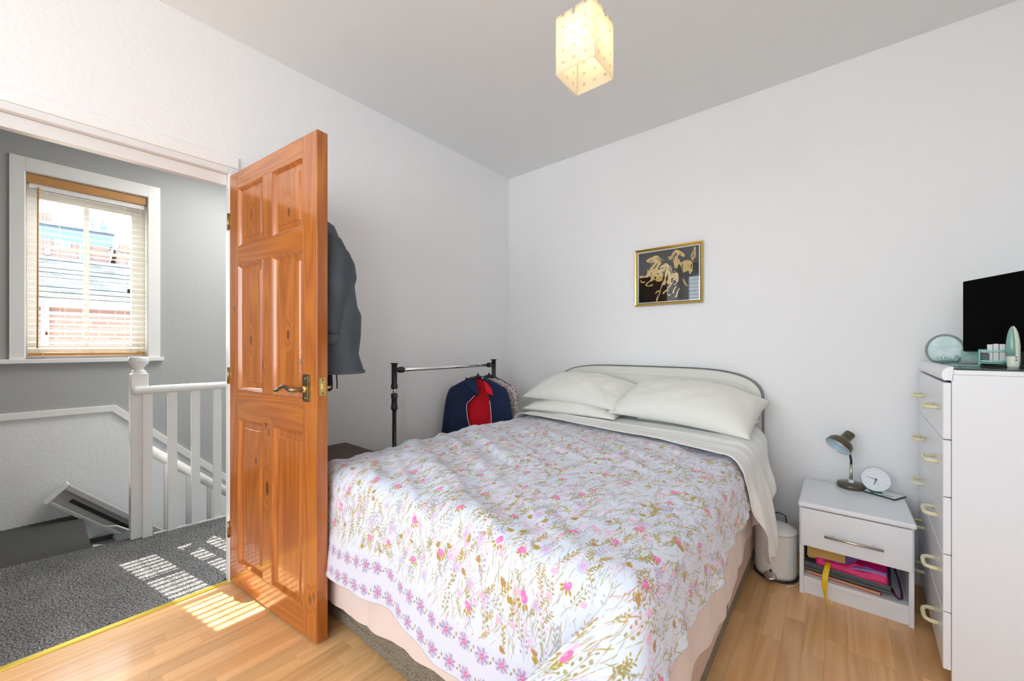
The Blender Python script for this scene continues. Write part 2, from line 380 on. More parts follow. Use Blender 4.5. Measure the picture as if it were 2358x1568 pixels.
def fleck_mat():
    m = bpy.data.materials.new('flecked_grey_knit'); m.use_nodes = True; t = m.node_tree; N = t.nodes.new; L = t.links.new; b = t.nodes['Principled BSDF']
    setin(b, 'Roughness', .95)
    tcn = N('ShaderNodeTexCoord'); v = N('ShaderNodeTexNoise'); v.inputs['Scale'].default_value = 110; v.inputs['Detail'].default_value = 2; L(tcn.outputs['Object'], v.inputs['Vector'])
    r = N('ShaderNodeValToRGB'); e = r.color_ramp.elements; e[0].color = (.12, .09, .09, 1); e[0].position = .38; e[1].color = (.64, .57, .55, 1); e[1].position = .55
    L(v.outputs['Fac'], r.inputs[0]); L(r.outputs[0], b.inputs['Base Color']); return m
M['knit'] = fleck_mat()

def brick_mat(name, c1, c2, mort, sc):
    m = bpy.data.materials.new(name); m.use_nodes = True; t = m.node_tree; N = t.nodes.new; L = t.links.new; b = t.nodes['Principled BSDF']; setin(b, 'Roughness', .9)
    tcn = N('ShaderNodeTexCoord'); mp = N('ShaderNodeMapping'); mp.inputs['Rotation'].default_value = (R(90), 0, R(90)); L(tcn.outputs['Object'], mp.inputs[0])
    sp = N('ShaderNodeSeparateXYZ'); L(tcn.outputs['Object'], sp.inputs[0]); cm = N('ShaderNodeCombineXYZ'); L(sp.outputs[1], cm.inputs[0]); L(sp.outputs[2], cm.inputs[1])
    k = N('ShaderNodeTexBrick'); k.inputs['Scale'].default_value = sc; k.inputs['Color1'].default_value = c1; k.inputs['Color2'].default_value = c2; k.inputs['Mortar'].default_value = mort
    k.inputs['Brick Width'].default_value = .225; k.inputs['Row Height'].default_value = .075; k.inputs['Mortar Size'].default_value = .008
    L(cm.outputs[0], k.inputs['Vector']); L(k.outputs['Color'], b.inputs['Base Color']); return m
M['brick'] = brick_mat('red_brickwork', (.28, .14, .10, 1), (.23, .11, .08, 1), (.30, .26, .24, 1), 1.0)
M['brick2'] = brick_mat('brown_brickwork', (.21, .14, .12, 1), (.18, .12, .10, 1), (.24, .21, .20, 1), 1.0)
M['slate'] = mat('grey_slate', (.20, .21, .215, 1), .8, var=.4, vscale=3, stretch=(1, 1, 1))
M['bluegrey'] = mat('blue_grey_mansard', (.13, .20, .26, 1), .7)
M['farwin'] = mat('far_window_frame', (.32, .37, .40, 1), .5)
M['farglass'] = mat('far_window_pane', (.10, .16, .22, 1), .1)

# ------------------------------------------------------------------ SETTING
H = 2.667
def structure(o, label, cat): return tag(o, label, cat, kind='structure')
PX0, PX1, YB, YR, XR = 0.0, 3.06, 0.0, -5.00, 3.06

# floor: slab + laminate strips
fl = MB().box(0, YR, -.10, XR, 0, -.009).build('floor', M['sub'])
structure(fl, 'beech laminate strip floor of the bedroom', 'floor')
SW = .0663
strip_meshes = {}
def plank_mesh(L_):
    if L_ not in strip_meshes:
        w, c, z0, z1 = SW - .00025, .00035, -.009, 0.0
        b = MB()
        lo = [(0, 0, z0), (w, 0, z0), (w, L_, z0), (0, L_, z0)]
        md = [(0, 0, z1 - c), (w, 0, z1 - c), (w, L_, z1 - c), (0, L_, z1 - c)]
        hi = [(c, c, z1), (w - c, c, z1), (w - c, L_ - c, z1), (c, L_ - c, z1)]
        b.add(lo + md + hi, [(3, 2, 1, 0), (8, 9, 10, 11)] + [(i, (i + 1) % 4, 4 + (i + 1) % 4, 4 + i) for i in range(4)] + [(4 + i, 4 + (i + 1) % 4, 8 + (i + 1) % 4, 8 + i) for i in range(4)])
        strip_meshes[L_] = b.mesh('plank', M['plank'])
    return strip_meshes[L_]
rest = MB()
rp_ = random.Random(3)
ncol = int(XR / SW)
for c in range(ncol):
    x = c * SW + .0003
    y = YR + .002 - rp_.random() * .3
    if y < YR: 
        pass
    while y < -.001:
        L_ = rp_.choice([.26, .34, .40, .46])
        y0, y1 = max(y, YR + .001), min(y + L_, -.001)
        vis = (x < 1.35 and y1 > -3.0 and y0 < -1.92) or (x > 1.90 and x < 2.62 and y1 > -1.75)
        if y1 - y0 > .01:
            if vis and y0 == y and y1 == y + L_:
                o = bpy.data.objects.new('plank', plank_mesh(L_)); COL.objects.link(o); o.location = (x, y0, 0); o.parent = fl
            else:
                rest.box(x, y0, -.009, x + SW - .00025, y1, 0)
        y += L_
if XR - ncol * SW > .002: rest.box(ncol * SW, YR, -.009, XR, 0, 0)
ro = rest.build('plank', M['plank'], fl); ro['kind'] = 'stuff'

# walls
OY0, OY1, OZ = -2.930, -2.106, 2.020        # rough opening for the doorway
wl = MB().box(-.05, YR, -.1, 0, OY0, H).box(-.05, OY1, -.1, 0, 0, H).box(-.05, OY0, OZ, 0, OY1, H).build('wall_left', M['wall'])
structure(wl, 'white bedroom wall with the open doorway', 'wall')
wb = MB().box(-.10, 0, -.1, XR + .1, .10, H).build('wall_back', M['wall'])
structure(wb, 'white wall behind the headboard', 'wall')
RY0, RY1, RZ0, RZ1 = -4.60, -3.70, .88, 2.34
wr = MB().box(XR, YR, -.1, XR + .1, RY0, H).box(XR, RY1, -.1, XR + .1, 0, H).box(XR, RY0, -.1, XR + .1, RY1, RZ0).box(XR, RY0, RZ1, XR + .1, RY1, H).build('wall_right', M['wall'])
structure(wr, 'white wall behind the tall chest of drawers', 'wall')
WX0, WX1, WZ0, WZ1 = .10, 2.95, .80, 2.52
wq = MB().box(-.1, YR - .12, -.1, WX0, YR, H).box(WX1, YR - .12, -.1, XR + .1, YR, H).box(WX0, YR - .12, -.1, WX1, YR, WZ0).box(WX0, YR - .12, WZ1, WX1, YR, H).build('wall_rear', M['wall'])
structure(wq, 'white wall with the bedroom window, behind the viewer', 'wall')
ce = MB().box(-.1, YR - .12, H, XR + .1, .1, H + .1).build('ceiling', M['ceil'])
structure(ce, 'plain off-white bedroom ceiling', 'ceiling')
# skirtings
bb = MB().box(0, -.018, 0, XR, 0, .10).box(0, -.012, .10, XR, 0, .115).build('baseboard_back', M['gloss'], bevel=.003)
structure(bb, 'white skirting board under the headboard wall', 'skirting')
bl = MB().box(0, OY1 + .03, 0, .018, -.018, .10).box(0, OY1 + .03, .10, .012, -.018, .115).build('baseboard_left', M['gloss'], bevel=.003)
structure(bl, 'white skirting board behind the clothes rail', 'skirting')

# door lining
dl = MB()
dl.box(-.050, -2.131, 0, .003, -2.106, 2.02).box(-.050, -2.930, 0, .003, -2.905, 2.02).box(-.050, -2.905, 1.999, .003, -2.131, 2.022)
dl.box(-.064, -2.9045, 1.946, -.026, -2.1315, 1.9985)
dl_o = dl.build('trim_1', M['gloss'], bevel=.003); structure(dl_o, 'white gloss door lining with stop around the open doorway', 'door frame')
ar = MB().box(0, -2.99, 2.028, .010, -2.09, 2.085).box(0, -2.99, 0, .010, -2.935, 2.028)
ar_o = ar.build('trim_2', M['wall'], bevel=.004); structure(ar_o, 'flat white architrave above the doorway', 'trim')
th = MB()
th.add([(-.028, -2.905, .001), (.004, -2.905, .001), (.000, -2.905, .005), (-.024, -2.905, .005), (-.028, -2.131, .001), (.004, -2.131, .001), (.000, -2.131, .005), (-.024, -2.131, .005)],
       [(0, 1, 2, 3), (7, 6, 5, 4), (0, 4, 5, 1), (1, 5, 6, 2), (2, 6, 7, 3), (3, 7, 4, 0)])
th_o = th.build('trim_3', M['gold']); structure(th_o, 'gold threshold strip between carpet and laminate', 'threshold strip')

# ------------------------------------------------------------------ HALL
HX, HYa, HYb, HZ0 = -1.85, -4.2, 1.4, -2.7
GY0, GY1, GZ0, GZ1 = -2.775, -2.172, 1.078, 2.315    # hall window opening
wh = MB().box(HX - .22, HYa, .70, HX, GY0, H).box(HX - .22, GY1, .70, HX, HYb, H).box(HX - .22, GY0, .70, HX, GY1, GZ0).box(HX - .22, GY0, GZ1, HX, GY1, H)
# the stairwell paint line slopes down with the stairs: grey above, pale below
whl = wh.build('wall_hall', M['hallgrey']); structure(whl, 'grey painted hall wall around the sash window', 'wall')
YS, ZS = -2.37, .70
low = MB().box(HX - .22, HYa, HZ0, HX, YS, ZS)
low.prism([(YS, ZS), (YS, HZ0), (HYb, HZ0), (.93, HZ0)][:1] + [(YS, HZ0), (.95, HZ0)], lambda p: (HX - .22, p[0], p[1]), lambda p: (HX, p[0], p[1]))
low.build('wall_panel', M['hallpale'], whl)
MB().prism([(YS, ZS), (.95, HZ0), (HYb, HZ0), (HYb, ZS)], lambda p: (HX - .22, p[0], p[1]), lambda p: (HX, p[0], p[1])).build('wall_panel', M['hallgrey'], whl)
e1 = MB().box(HX - .22, HYb, HZ0, -.1, HYb + .1, H).build('wall_hall_far', M['hallgrey']); structure(e1, 'grey far end wall of the stairwell', 'wall')
e2 = MB().box(HX - .22, HYa - .1, -.1, -.1, HYa, H).build('wall_hall_near', M['hallgrey']); structure(e2, 'grey end wall of the landing', 'wall')
e3 = MB().box(-.065, HYa, -.1, -.0505, OY0, H).box(-.065, OY1, HZ0, -.0505, HYb, H).box(-.065, OY0, OZ, -.0505, OY1, H).build('wall_hall_inner', M['hallgrey']); structure(e3, 'grey landing side of the bedroom wall', 'wall')
e4 = MB().box(HX - .22, HYa - .1, H, -.1, HYb + .1, H + .1).build('ceiling_hall', M['ceil']); structure(e4, 'white ceiling over the landing', 'ceiling')
# dado / stair string board
ds = MB(); t_ = .018
def band(b, pts, x0, x1):
    n = len(pts) // 2
    b.prism(pts, lambda p: (x0, p[0], p[1]), lambda p: (x1, p[0], p[1]))
band(ds, [(HYa, .673), (-2.372, .673), (-1.0, -.70), (.9, -2.6), (.9, -2.53), (-1.0, -.63), (-2.352, .72), (HYa, .72)], HX, HX + t_)
ds_o = ds.build('trim_4', M['gloss'], bevel=.004); structure(ds_o, 'white dado board bending down along the stairs', 'trim')

# landing carpet with real pile relief
x0c, x1c, y0c, y1c = -1.06, -.026, -3.2, -1.2
nx, ny = 250, 420
yy = np.linspace(y0c, y1c, ny); uu = np.linspace(0, 1, nx)
U, Yg = np.meshgrid(uu, yy)
edge = -1.06 + (Yg + 2.85) * .138
x1g = np.where((Yg > -2.90) & (Yg < -2.136), x1c, -.068)
Xg = edge + (x1g - edge) * U
hz = rng.random(U.shape) * .0018 + vnoise(Xg * 60, Yg * 60, 3) * .0012 - .002
V = np.stack([Xg, Yg, hz], -1).reshape(-1, 3)
cp = gridmesh('landing_carpet', V, ny, nx, M['carpet']); tag(cp, 'grey flecked pile carpet on the landing beyond the doorway', 'carpet')
MB().prism([(-1.06 + (-3.2 + 2.85) * .138, -3.2), (-.026, -3.2), (-.026, -1.2), (-1.06 + (-1.2 + 2.85) * .138, -1.2)], lambda p: (p[0], p[1], -.10), lambda p: (p[0], p[1], -.004)).build('backing', M['darkmat'], cp)
lf = MB().box(-1.2, HYa, -.26, -.10, -1.0, -.10).build('floor_landing', M['sub']); structure(lf, 'boards under the landing carpet', 'floor')
fr_ = MB().prism([(-.955, -2.27), (-.94, -2.27), (-.79, -1.0), (-.82, -1.0)], lambda p: (p[0] - .012, p[1], -.25), lambda p: (p[0] - .004, p[1], .006)).build('trim_5', M['gloss']); structure(fr_, 'white edging strip along the carpet under the balusters', 'trim')

# staircase: dark top landing and steps running down
st = thing('staircase', 'dark carpeted stairs dropping away behind the balustrade', 'stairs', kind='structure')
tl = MB().box(HX, HYa, -.07, -1.05, -2.52, -.030).box(HX, -2.545, -.23, -1.05, -2.52, -.070).build('top_step', M['darkmat'], st, bevel=.008)
rb = MB()
for i in range(44):
    yv = -2.54 - i * .03
    rb.box(HX + .002, yv - .008, -.0305, -1.055, yv, -.0292)
rb.build('rib', M['darkmat'], st, kind='stuff')
for i in range(12):
    yv = -2.52 + i * .225; zv = -.03 - .2 * (i + 1)
    MB().box(HX, yv, zv - .03, -1.02, yv + .235, zv).build('tread', M['darkmat'], st, bevel=.006)
    MB().box(HX, yv + .215, zv - .2, -1.02, yv + .228, zv - .03).build('riser', M['gloss'], st)
MB().prism([(-2.52, .0), (-2.52, -.28), (.1, -2.62), (.35, -2.62), (-1.9, -.2)], lambda p: (-1.05, p[0], p[1]), lambda p: (-1.015, p[0], p[1])).build('string_board', M['gloss'], st)

# stairlift track on the wall
sl = thing('stairlift_track', 'grey aluminium stairlift track running down the stair wall', 'rail')
dirv = Vector((0, 1, -1)).normalized(); upv = Vector((0, 1, 1)).normalized(); p0 = Vector((-1.76, -2.648, .172))
def onbar(l, h, x): return p0 + dirv * l + upv * h + Vector((x, 0, 0))
def chan(name, prof, l0, l1, m):
    MB().prism(prof, lambda p: tuple(onbar(l0, p[1], p[0])), lambda p: tuple(onbar(l1, p[1], p[0]))).build(name, m, sl, bevel=.002)
chan('channel', [(-.035, -.065), (.045, -.065), (.045, -.045), (.0, -.040), (0, .035), (.045, .04), (.045, .065), (-.035, .065)], .015, 3.2, M['alu'])
chan('lip', [(.045, .045), (.055, .045), (.055, .075), (-.02, .075), (-.02, .065), (.045, .065)], .02, 3.2, M['alu'])
chan('end_cap', [(-.038, -.068), (.05, -.068), (.05, .078), (-.038, .078)], -.004, .016, M['gloss'])
chan('rack', [(.0, -.012), (.012, -.012), (.012, .010), (.0, .010)], .1, 3.2, M['black'])
MB().tube([(-1.70, -2.42, -.12), (-1.68, -2.36, -.13), (-1.60, -2.30, -.16), (-1.50, -2.25, -.19)], .006, 6).build('cable', M['cord'], sl, True)
g_ = MB().box(-1.52, -2.40, -.255, -1.30, -2.31, -.13).box(-1.45, -2.42, -.21, -1.40, -2.40, -.16).build('motor_box', M['greyplastic'], sl, bevel=.012)

# balustrade
ba = thing('balustrade', 'white painted landing balustrade with newel post', 'balustrade', (-.995, -2.33, 0))
nw = MB().box(-.04, -.04, -.30, .04, .04, .985)
nw.add([(-.04, -.04, .985), (.04, -.04, .985), (.04, .04, .985), (-.04, .04, .985), (-.022, -.022, 1.0), (.022, -.022, 1.0), (.022, .022, 1.0), (-.022, .022, 1.0)], [(0, 1, 5, 4), (1, 2, 6, 5), (2, 3, 7, 6), (3, 0, 4, 7), (4, 5, 6, 7)])
nw.build('newel_post', M['gloss'], ba, bevel=.004)
MB().lathe([(.030, .985), (.036, .996), (.030, 1.006), (.022, 1.014), (.024, 1.024), (.034, 1.036), (.046, 1.052), (.050, 1.066), (.046, 1.078), (.046, 1.090), (.0, 1.091)], 24).build('newel_cap', M['gloss'], ba, True)
hr = MB().tube([(.052, -.035, .888), (.052, -.02, .888), (.062, .4, .888), (.085, 1.1, .888)], [.020, .026, .026, .026], 14).build('handrail', M['gloss'], ba, True)
for i in range(8):
    yb = .032 + i * .1155; xb = .052 + yb * .03
    MB().box(xb - .011, yb - .0225, -.12, xb + .011, yb + .0225, .872).build('baluster', M['gloss'], ba, bevel=.003)
sb = thing('stair_balustrade', 'white sloping stair handrail with slim balusters behind the landing balustrade', 'balustrade', (-1.09, -2.26, 0))
sl_dir = -.93
MB().tube([(0, -.05, .515), (0, .0, .485), (0, .4, .485 - .372), (0, 1.4, .485 - 1.302)], .028, 14).build('handrail', M['gloss'], sb, True)
for i in range(8):
    yb = .075 + i * .113
    zt = .485 + sl_dir * yb
    MB().box(-.013, yb - .013, zt - .93, .013, yb + .013, zt - .015).build('baluster', M['gloss'], sb, bevel=.003)

# hall window
w1 = thing('window_1', 'white framed hall window with glazing bars behind the wooden blind', 'window', (HX, 0, 0), kind='structure')
ax = .012
MB().box(0, GY0 - .065, GZ0 - .03, ax, GY0, GZ1 + .09).box(0, GY1, GZ0 - .03, ax, GY1 + .07, GZ1 + .09).box(0, GY0, GZ1, ax, GY1, GZ1 + .09).build('architrave', M['gloss'], w1, bevel=.002)
MB().box(-.12, GY0 - .0, GZ0 - .03, .0, GY1, GZ0 - .001).box(0, GY0 - .14, GZ0 - .038, .035, GY1 + .09, GZ0 - .008).build('window_sill', M['gloss'], w1, bevel=.004)
MB().box(-.13, GY0, GZ0, 0, GY0 + .004, GZ1).box(-.13, GY1 - .004, GZ0, 0, GY1, GZ1).box(-.13, GY0, GZ1 - .004, 0, GY1, GZ1).build('reveal', M['gloss'], w1)
fw = .055
fa, fb = GY0 + .004, GY1 - .004
MB().box(-.18, fa, GZ0, -.125, fa + fw, GZ1).box(-.18, fb - .075, GZ0, -.125, fb, GZ1).box(-.18, fa + fw, GZ0, -.125, fb - .075, GZ0 + .08).box(-.18, fa + fw, GZ1 - .14, -.125, fb - .075, GZ1).build('window_frame', M['gloss'], w1, bevel=.003)
ya, yb_, za, zb = fa + fw, fb - .075, GZ0 + .08, GZ1 - .14
ym = -2.490
MB().box(-.165, ym - .013, za, -.135, ym + .013, zb).build('mullion', M['gloss'], w1)
z1g, z2g = 1.52, 1.855
for zg in (z1g, z2g): MB().box(-.162, ya, zg - .010, -.138, yb_, zg + .010).build('glazing_bar', M['gloss'], w1)
for (a, b) in ((ya, ym - .013), (ym + .013, yb_)):
    for (c, d) in ((za, z1g - .01), (z1g + .01, z2g - .01), (z2g + .01, zb)):
        MB().box(-.152, a, c, -.148, b, d).build('pane', M['glass'], w1)
MB().box(-.125, fb - .10, 1.56, -.108, fb - .085, 1.60).build('window_catch', M['black'], w1)

# hall blind
vb = thing('venetian_blind', 'wooden venetian blind with cream slats in the hall window', 'blind', (HX - .045, (GY0 + GY1) / 2, 0))
hw = (GY1 - GY0) / 2 - .008
MB().box(-.025, -hw, GZ1 - .065, .035, hw, GZ1 - .006).build('valance', M['blindwood'], vb, bevel=.003)
MB().box(-.022, -hw + .01, GZ1 - .10, .02, hw - .01, GZ1 - .065).build('headrail', M['gloss'], vb)
sm = None; pitch = .0413; ztop = GZ1 - .10
tl_ = R(20)
for i in range(27):
    zc = ztop - i * pitch
    if sm is None:
        b_ = MB(); prof = [(-.015, .0), (-.007, .0012), (.007, .0012), (.015, 0), (.007, -.0004), (-.007, -.0004)]
        ct, sn = math.cos(tl_), math.sin(tl_)
        b_.prism(prof, lambda p: (p[0] * ct + p[1] * sn, -hw + .004, -p[0] * sn + p[1] * ct), lambda p: (p[0] * ct + p[1] * sn, hw - .004, -p[0] * sn + p[1] * ct))
        sm = b_.mesh('slat', M['slat'])
    o = bpy.data.objects.new('slat', sm); COL.objects.link(o); o.parent = vb; o.location = (0, 0, zc)
zbt = ztop - 27 * pitch
MB().box(-.018, -hw + .004, zbt - .008, .018, hw - .004, zbt + .010).build('bottom_rail', M['blindwood'], vb, bevel=.003)
for yv in (-hw + .145, hw - .115):
    MB().tube([(.017, yv, zbt), (.017, yv, ztop + .02)], .0012, 5).build('ladder_cord', M['slat'], vb)
    MB().tube([(-.017, yv, zbt), (-.017, yv, ztop + .02)], .0012, 5).build('ladder_cord', M['slat'], vb)
MB().tube([(.032, -hw + .045, 1.14), (.032, -hw + .048, ztop + .01)], .0045, 8).build('wand', M['blindwood'], vb, True)
for (yv, zv) in ((-hw + .085, 1.25), (-hw + .07, 1.08), (hw - .035, 1.115)):
    MB().tube([(.030, yv, zv), (.030, yv, ztop + .01)], .0011, 5).build('pull_cord', M['slat'], vb)
    MB().lathe([(.002, .028), (.006, .02), (.008, .004), (.006, 0)], 10, c=(.030, yv, zv - .02)).build('cord_tassel', M['blindwood'], vb, True)

# bedroom window behind the viewer, with its white blind (seen mirrored in the picture glass)
w2 = thing('window_2', 'bedroom window with white venetian blind behind the viewer', 'window', (0, YR, 0), kind='structure')
MB().box(WX0, -.10, WZ0, WX0 + .06, -.04, WZ1).box(WX1 - .06, -.10, WZ0, WX1, -.04, WZ1).box(WX0 + .06, -.10, WZ0, WX1 - .06, -.04, WZ0 + .07).box(WX0 + .06, -.10, WZ1 - .07, WX1 - .06, -.04, WZ1).build('window_frame', M['gloss'], w2, bevel=.004)
for xm in (WX0 + 1.425,): MB().box(xm - .035, -.10, WZ0 + .07, xm + .035, -.04, WZ1 - .07).build('mullion', M['gloss'], w2)
for (a, b) in ((WX0 + .06, WX0 + 1.39), (WX0 + 1.46, WX1 - .06)):
    MB().box(a, -.072, WZ0 + .07, b, -.068, WZ1 - .07).build('pane', M['glass'], w2)
MB().box(WX0 - .05, -.04, WZ0 - .03, WX1 + .05, .09, WZ0).build('window_sill', M['gloss'], w2, bevel=.004)
sm2 = MB().box(WX0 + .02, .012, -.001, WX1 - .02, .042, .001, Matrix.Rotation(R(4), 4, 'X')).mesh('slat', M['whitelam'])
for i in range(24):
    o = bpy.data.objects.new('slat', sm2); COL.objects.link(o); o.parent = w2; o.location = (0, 0, WZ1 - .08 - i * .068)
MB().box(WX0 + .02, .006, WZ1 - .05, WX1 - .02, .06, WZ1).build('headrail', M['whitelam'], w2)

w3 = thing('added_side_window', 'added unseen white side window that brightens the bedroom', 'window', (XR, 0, 0), kind='structure')  # made-up window out of view, added to even out the room light
MB().box(.03, RY0, RZ0, .09, RY0 + .06, RZ1).box(.03, RY1 - .06, RZ0, .09, RY1, RZ1).box(.03, RY0 + .06, RZ0, .09, RY1 - .06, RZ0 + .07).box(.03, RY0 + .06, RZ1 - .07, .09, RY1 - .06, RZ1).build('window_frame', M['gloss'], w3, bevel=.004)
for ym_ in (RY0 + .45,): MB().box(.03, ym_ - .03, RZ0 + .07, .09, ym_ + .03, RZ1 - .07).build('mullion', M['gloss'], w3)
for (a, b) in ((RY0 + .06, RY0 + .42), (RY0 + .48, RY1 - .06)): MB().box(.058, a, RZ0 + .07, .062, b, RZ1 - .07).build('pane', M['glass'], w3)
MB().box(-.09, RY0 - .05, RZ0 - .03, .03, RY1 + .05, RZ0).build('window_sill', M['gloss'], w3, bevel=.004)

# ------------------------------------------------------------------ OUTSIDE the hall window
def far_building(name, label, cat, x, y0, y1, z0, z1, wallm, depth=4.0):
    t = thing(name, label, cat, (x, 0, 0)); MB().box(-depth, y0, z0, 0, y1, z1).build('wall', wallm, t); return t
def far_window(t, y, z, w, h):
    f = MB().box(0, y - w / 2, z - h / 2, .06, y + w / 2, z + h / 2).build('window', M['farwin'], t)
    MB().box(.055, y - w / 2 + .05, z - h / 2 + .05, .07, y + w / 2 - .05, z - .02).build('pane', M['farglass'], f)
    MB().box(.055, y - w / 2 + .05, z + .02, .07, y + w / 2 - .05, z + h / 2 - .05).build('pane', M['farglass'], f)
A = far_building('apartment_building', 'brick apartment block with blue grey top storey seen through the hall window', 'building', -22, -4.2, -.65, -3, 5.45, M['brick2'])
MB().box(-3.6, -4.2, 5.45, -.05, -.55, 6.0).build('roof_storey', M['bluegrey'], A)
MB().box(-3.8, -4.3, 6.0, .1, -.50, 6.08).build('roof_edge', M['slate'], A)
MB().box(-2.2, -2.62, 6.08, -.4, -2.28, 6.55).build('chimney', M['brick2'], A)
MB().box(-1.2, -2.02, 6.08, -.7, -1.78, 6.22).build('roof_vent', M['bluegrey'], A)
MB().lathe([(.0, -.05), (.12, -.02), (.19, .04), (.2, .05)], 16, M=Matrix.Rotation(R(60), 3, 'Y') @ Matrix.Rotation(R(25), 3, 'X'), c=(-.3, -1.14, 6.55)).tube([(-.3, -1.14, 6.05), (-.3, -1.14, 6.5)], .025, 6).build('satellite_dish', M['bluegrey'], A)
MB().box(-.9, -.92, 6.08, -.4, -.68, 6.5).tube([(-.6, -.8, 6.5), (-.6, -.8, 6.75)], .02, 6).build('aerial_box', M['bluegrey'], A)
for (y, z, w, h) in ((-2.12, 5.32, .22, .28), (-1.9, 5.30, .22, .26), (-1.40, 5.05, .30, .75), (-2.12, 4.45, .22, .3), (-1.9, 4.45, .25, .28), (-1.40, 4.15, .30, .7), (-2.4, 5.0, .14, .4), (-2.4, 4.3, .14, .4), (-2.4, 3.6, .14, .4)): far_window(A, y, z, w, h)
MB().box(0, -4.2, 4.62, .05, -.65, 4.74).build('ledge', M['farwin'], A)
B = far_building('terraced_house', 'reddish brick terrace beside the apartment block seen through the hall window', 'building', -21, -.47, 2.5, -3, 5.05, M['brick2'], 3)
MB().prism([(0.1, 5.0), (-1.6, 5.5), (-3.1, 5.0)], lambda p: (p[0], -.47, p[1]), lambda p: (p[0], 2.5, p[1])).build('roof', M['brick'], B)
MB().box(-1.0, -.40, 5.2, -.5, -.05, 5.6).build('chimney', M['brick'], B)
MB().box(0, -.47, 4.1, .06, 2.5, 4.3).build('ledge', M['farwin'], B)
for (y, z, w, h) in ((-.3, 3.6, .16, .9), (-.05, 4.6, .3, .4)): far_window(B, y, z, w, h)
Cb = far_building('brick_outbuilding', 'low red brick building with pale slate roof outside the hall window', 'building', -9, -6, 3, -3, 1.98, M['brick'], 3)
rf = MB().prism([(.15, 1.98), (.15, 2.04), (-2.2, 3.15), (-2.2, 3.0)], lambda p: (p[0], -3.8 if p[1] > 2.5 else -6, p[1]), lambda p: (p[0], 3, p[1])).build('roof', M['slate'], Cb)
for i in range(9):
    u = (i + .5) / 9.0; xx = .15 - 2.35 * u; zz = 2.045 + 1.11 * u
    MB().box(xx - .13, -3.9, zz - .05, xx + .13, 3, zz + .012, None).build('slate_course', M['slate'], Cb)
MB().box(.0, -6, 1.90, .2, 3, 2.0).build('gutter', M['farwin'], Cb)
MB().box(.0, -2.66, -3, .07, -2.56, 1.9).build('downpipe', M['farwin'], Cb)
MB().box(0, -6, 1.74, .04, 3, 1.79).build('ledge', M['farwin'], Cb)
gr = MB().box(-40, -30, -3.1, -2.2, 30, -3.0).build('ground', M['stonewall']); structure(gr, 'ground outside the hall window', 'ground')

# ------------------------------------------------------------------ DOOR
dr = thing('door_1', 'varnished orange pine six panel door standing open', 'door', (0.002, -2.1285, .012), math.atan2(.081, .753), kind='structure')
DW, DH, DT = .757, 1.975, .044
X_ = [0, .083, .331, .407, .658, DW]
Zr = [0, .110, .800, .934, 1.530, 1.613, 1.897, DH]
for (a, b) in ((0, .083), (.658, DW)):
    MB().box(a, 0, 0, b, DT, DH).build('stile', M['pineZ'], dr, bevel=.0018)
for (a, b) in ((0, .110), (.800, .934), (1.530, 1.613), (1.897, DH)):
    MB().box(.0832, .0004, a, .6578, DT - .0004, b).build('rail', M['pineX'], dr, bevel=.0012)
for (a, b) in ((.110, .800), (.934, 1.530), (1.613, 1.897)):
    MB().box(.331, .0006, a + .0002, .407, DT - .0006, b - .0002).build('muntin', M['pineZ'], dr, bevel=.0012)
def panel(xa, xb, za, zb_):
    b = MB(); steps = [(0, .0005), (.004, .001), (.008, .006), (.015, .0115), (.017, .0135), (.040, .0135), (.044, .0085), (.0445, .0085)]
    for side in (0, 1):
        rings = []
        for (i, d) in steps:
            y = d if side == 0 else DT - d
            rings.append([(xa + i, y, za + i), (xb - i, y, za + i), (xb - i, y, zb_ - i), (xa + i, y, zb_ - i)])
        vs = [p for r_ in rings for p in r_]; fs = []
        for k in range(len(rings) - 1):
            for j in range(4): fs.append((k * 4 + j, k * 4 + (j + 1) % 4, (k + 1) * 4 + (j + 1) % 4, (k + 1) * 4 + j))
        fs.append(tuple(range((len(rings) - 1) * 4, len(rings) * 4)))
        b.add(vs, fs)
    b.build('panel', M['pineZ'], dr)
for (xa, xb) in ((.083, .331), (.407, .658)):
    for (a, b) in ((.110, .800), (.934, 1.530), (1.613, 1.897)): panel(xa, xb, a, b)
# handle set, both faces
def handle(sgn, y0):
    f = lambda y: y0 + sgn * y
    hp = MB()
    hp.box(.664, min(f(0), f(.004)), .925, .712, max(f(0), f(.004)), 1.032).box(.668, min(f(.004), f(.008)), .931, .706, max(f(.004), f(.008)), 1.026)
    h = hp.build('handle', M['agebrass'], dr, bevel=.0015)
    pts = [(.688, f(.008), .975), (.688, f(.045), .975), (.683, f(.052), .975), (.66, f(.054), .976), (.63, f(.054), .984), (.605, f(.054), .986), (.585, f(.054), .975), (.565, f(.054), .966), (.548, f(.054), .967), (.538, f(.054), .972)]
    MB().tube(pts, [.009, .0085, .0085, .0085, .008, .0075, .0065, .007, .0065, .004], 10).build('lever', M['agebrass' if sgn < 0 else 'brass'], h, True)
    MB().lathe([(.013, 0), (.013, .006), (.009, .010)], 16, M=Matrix.Rotation(R(90 if sgn < 0 else -90), 3, 'X'), c=(.688, f(.008), .975)).build('collar', M['brass'], h, True)
    for zz in (.94, 1.016): MB().lathe([(.004, 0), (.003, .002)], 10, M=Matrix.Rotation(R(90 if sgn < 0 else -90), 3, 'X'), c=(.688, f(.008), zz)).build('screw', M['brass'], h)
handle(-1, 0.0); handle(1, DT)
lp = MB().box(DW - .0005, .010, .952, DW + .0018, .036, 1.020).build('latch_plate', M['brass'], dr, bevel=.0006)
MB().box(DW + .0015, .017, .975, DW + .007, .029, .997).build('latch', M['brass'], lp, bevel=.002)
for zz in (.960, 1.012): MB().lathe([(.0035, 0), (.0035, .0006)], 10, M=Matrix.Rotation(R(90), 3, 'Y'), c=(DW + .0017, .023, zz)).build('screw', M['black'], lp)
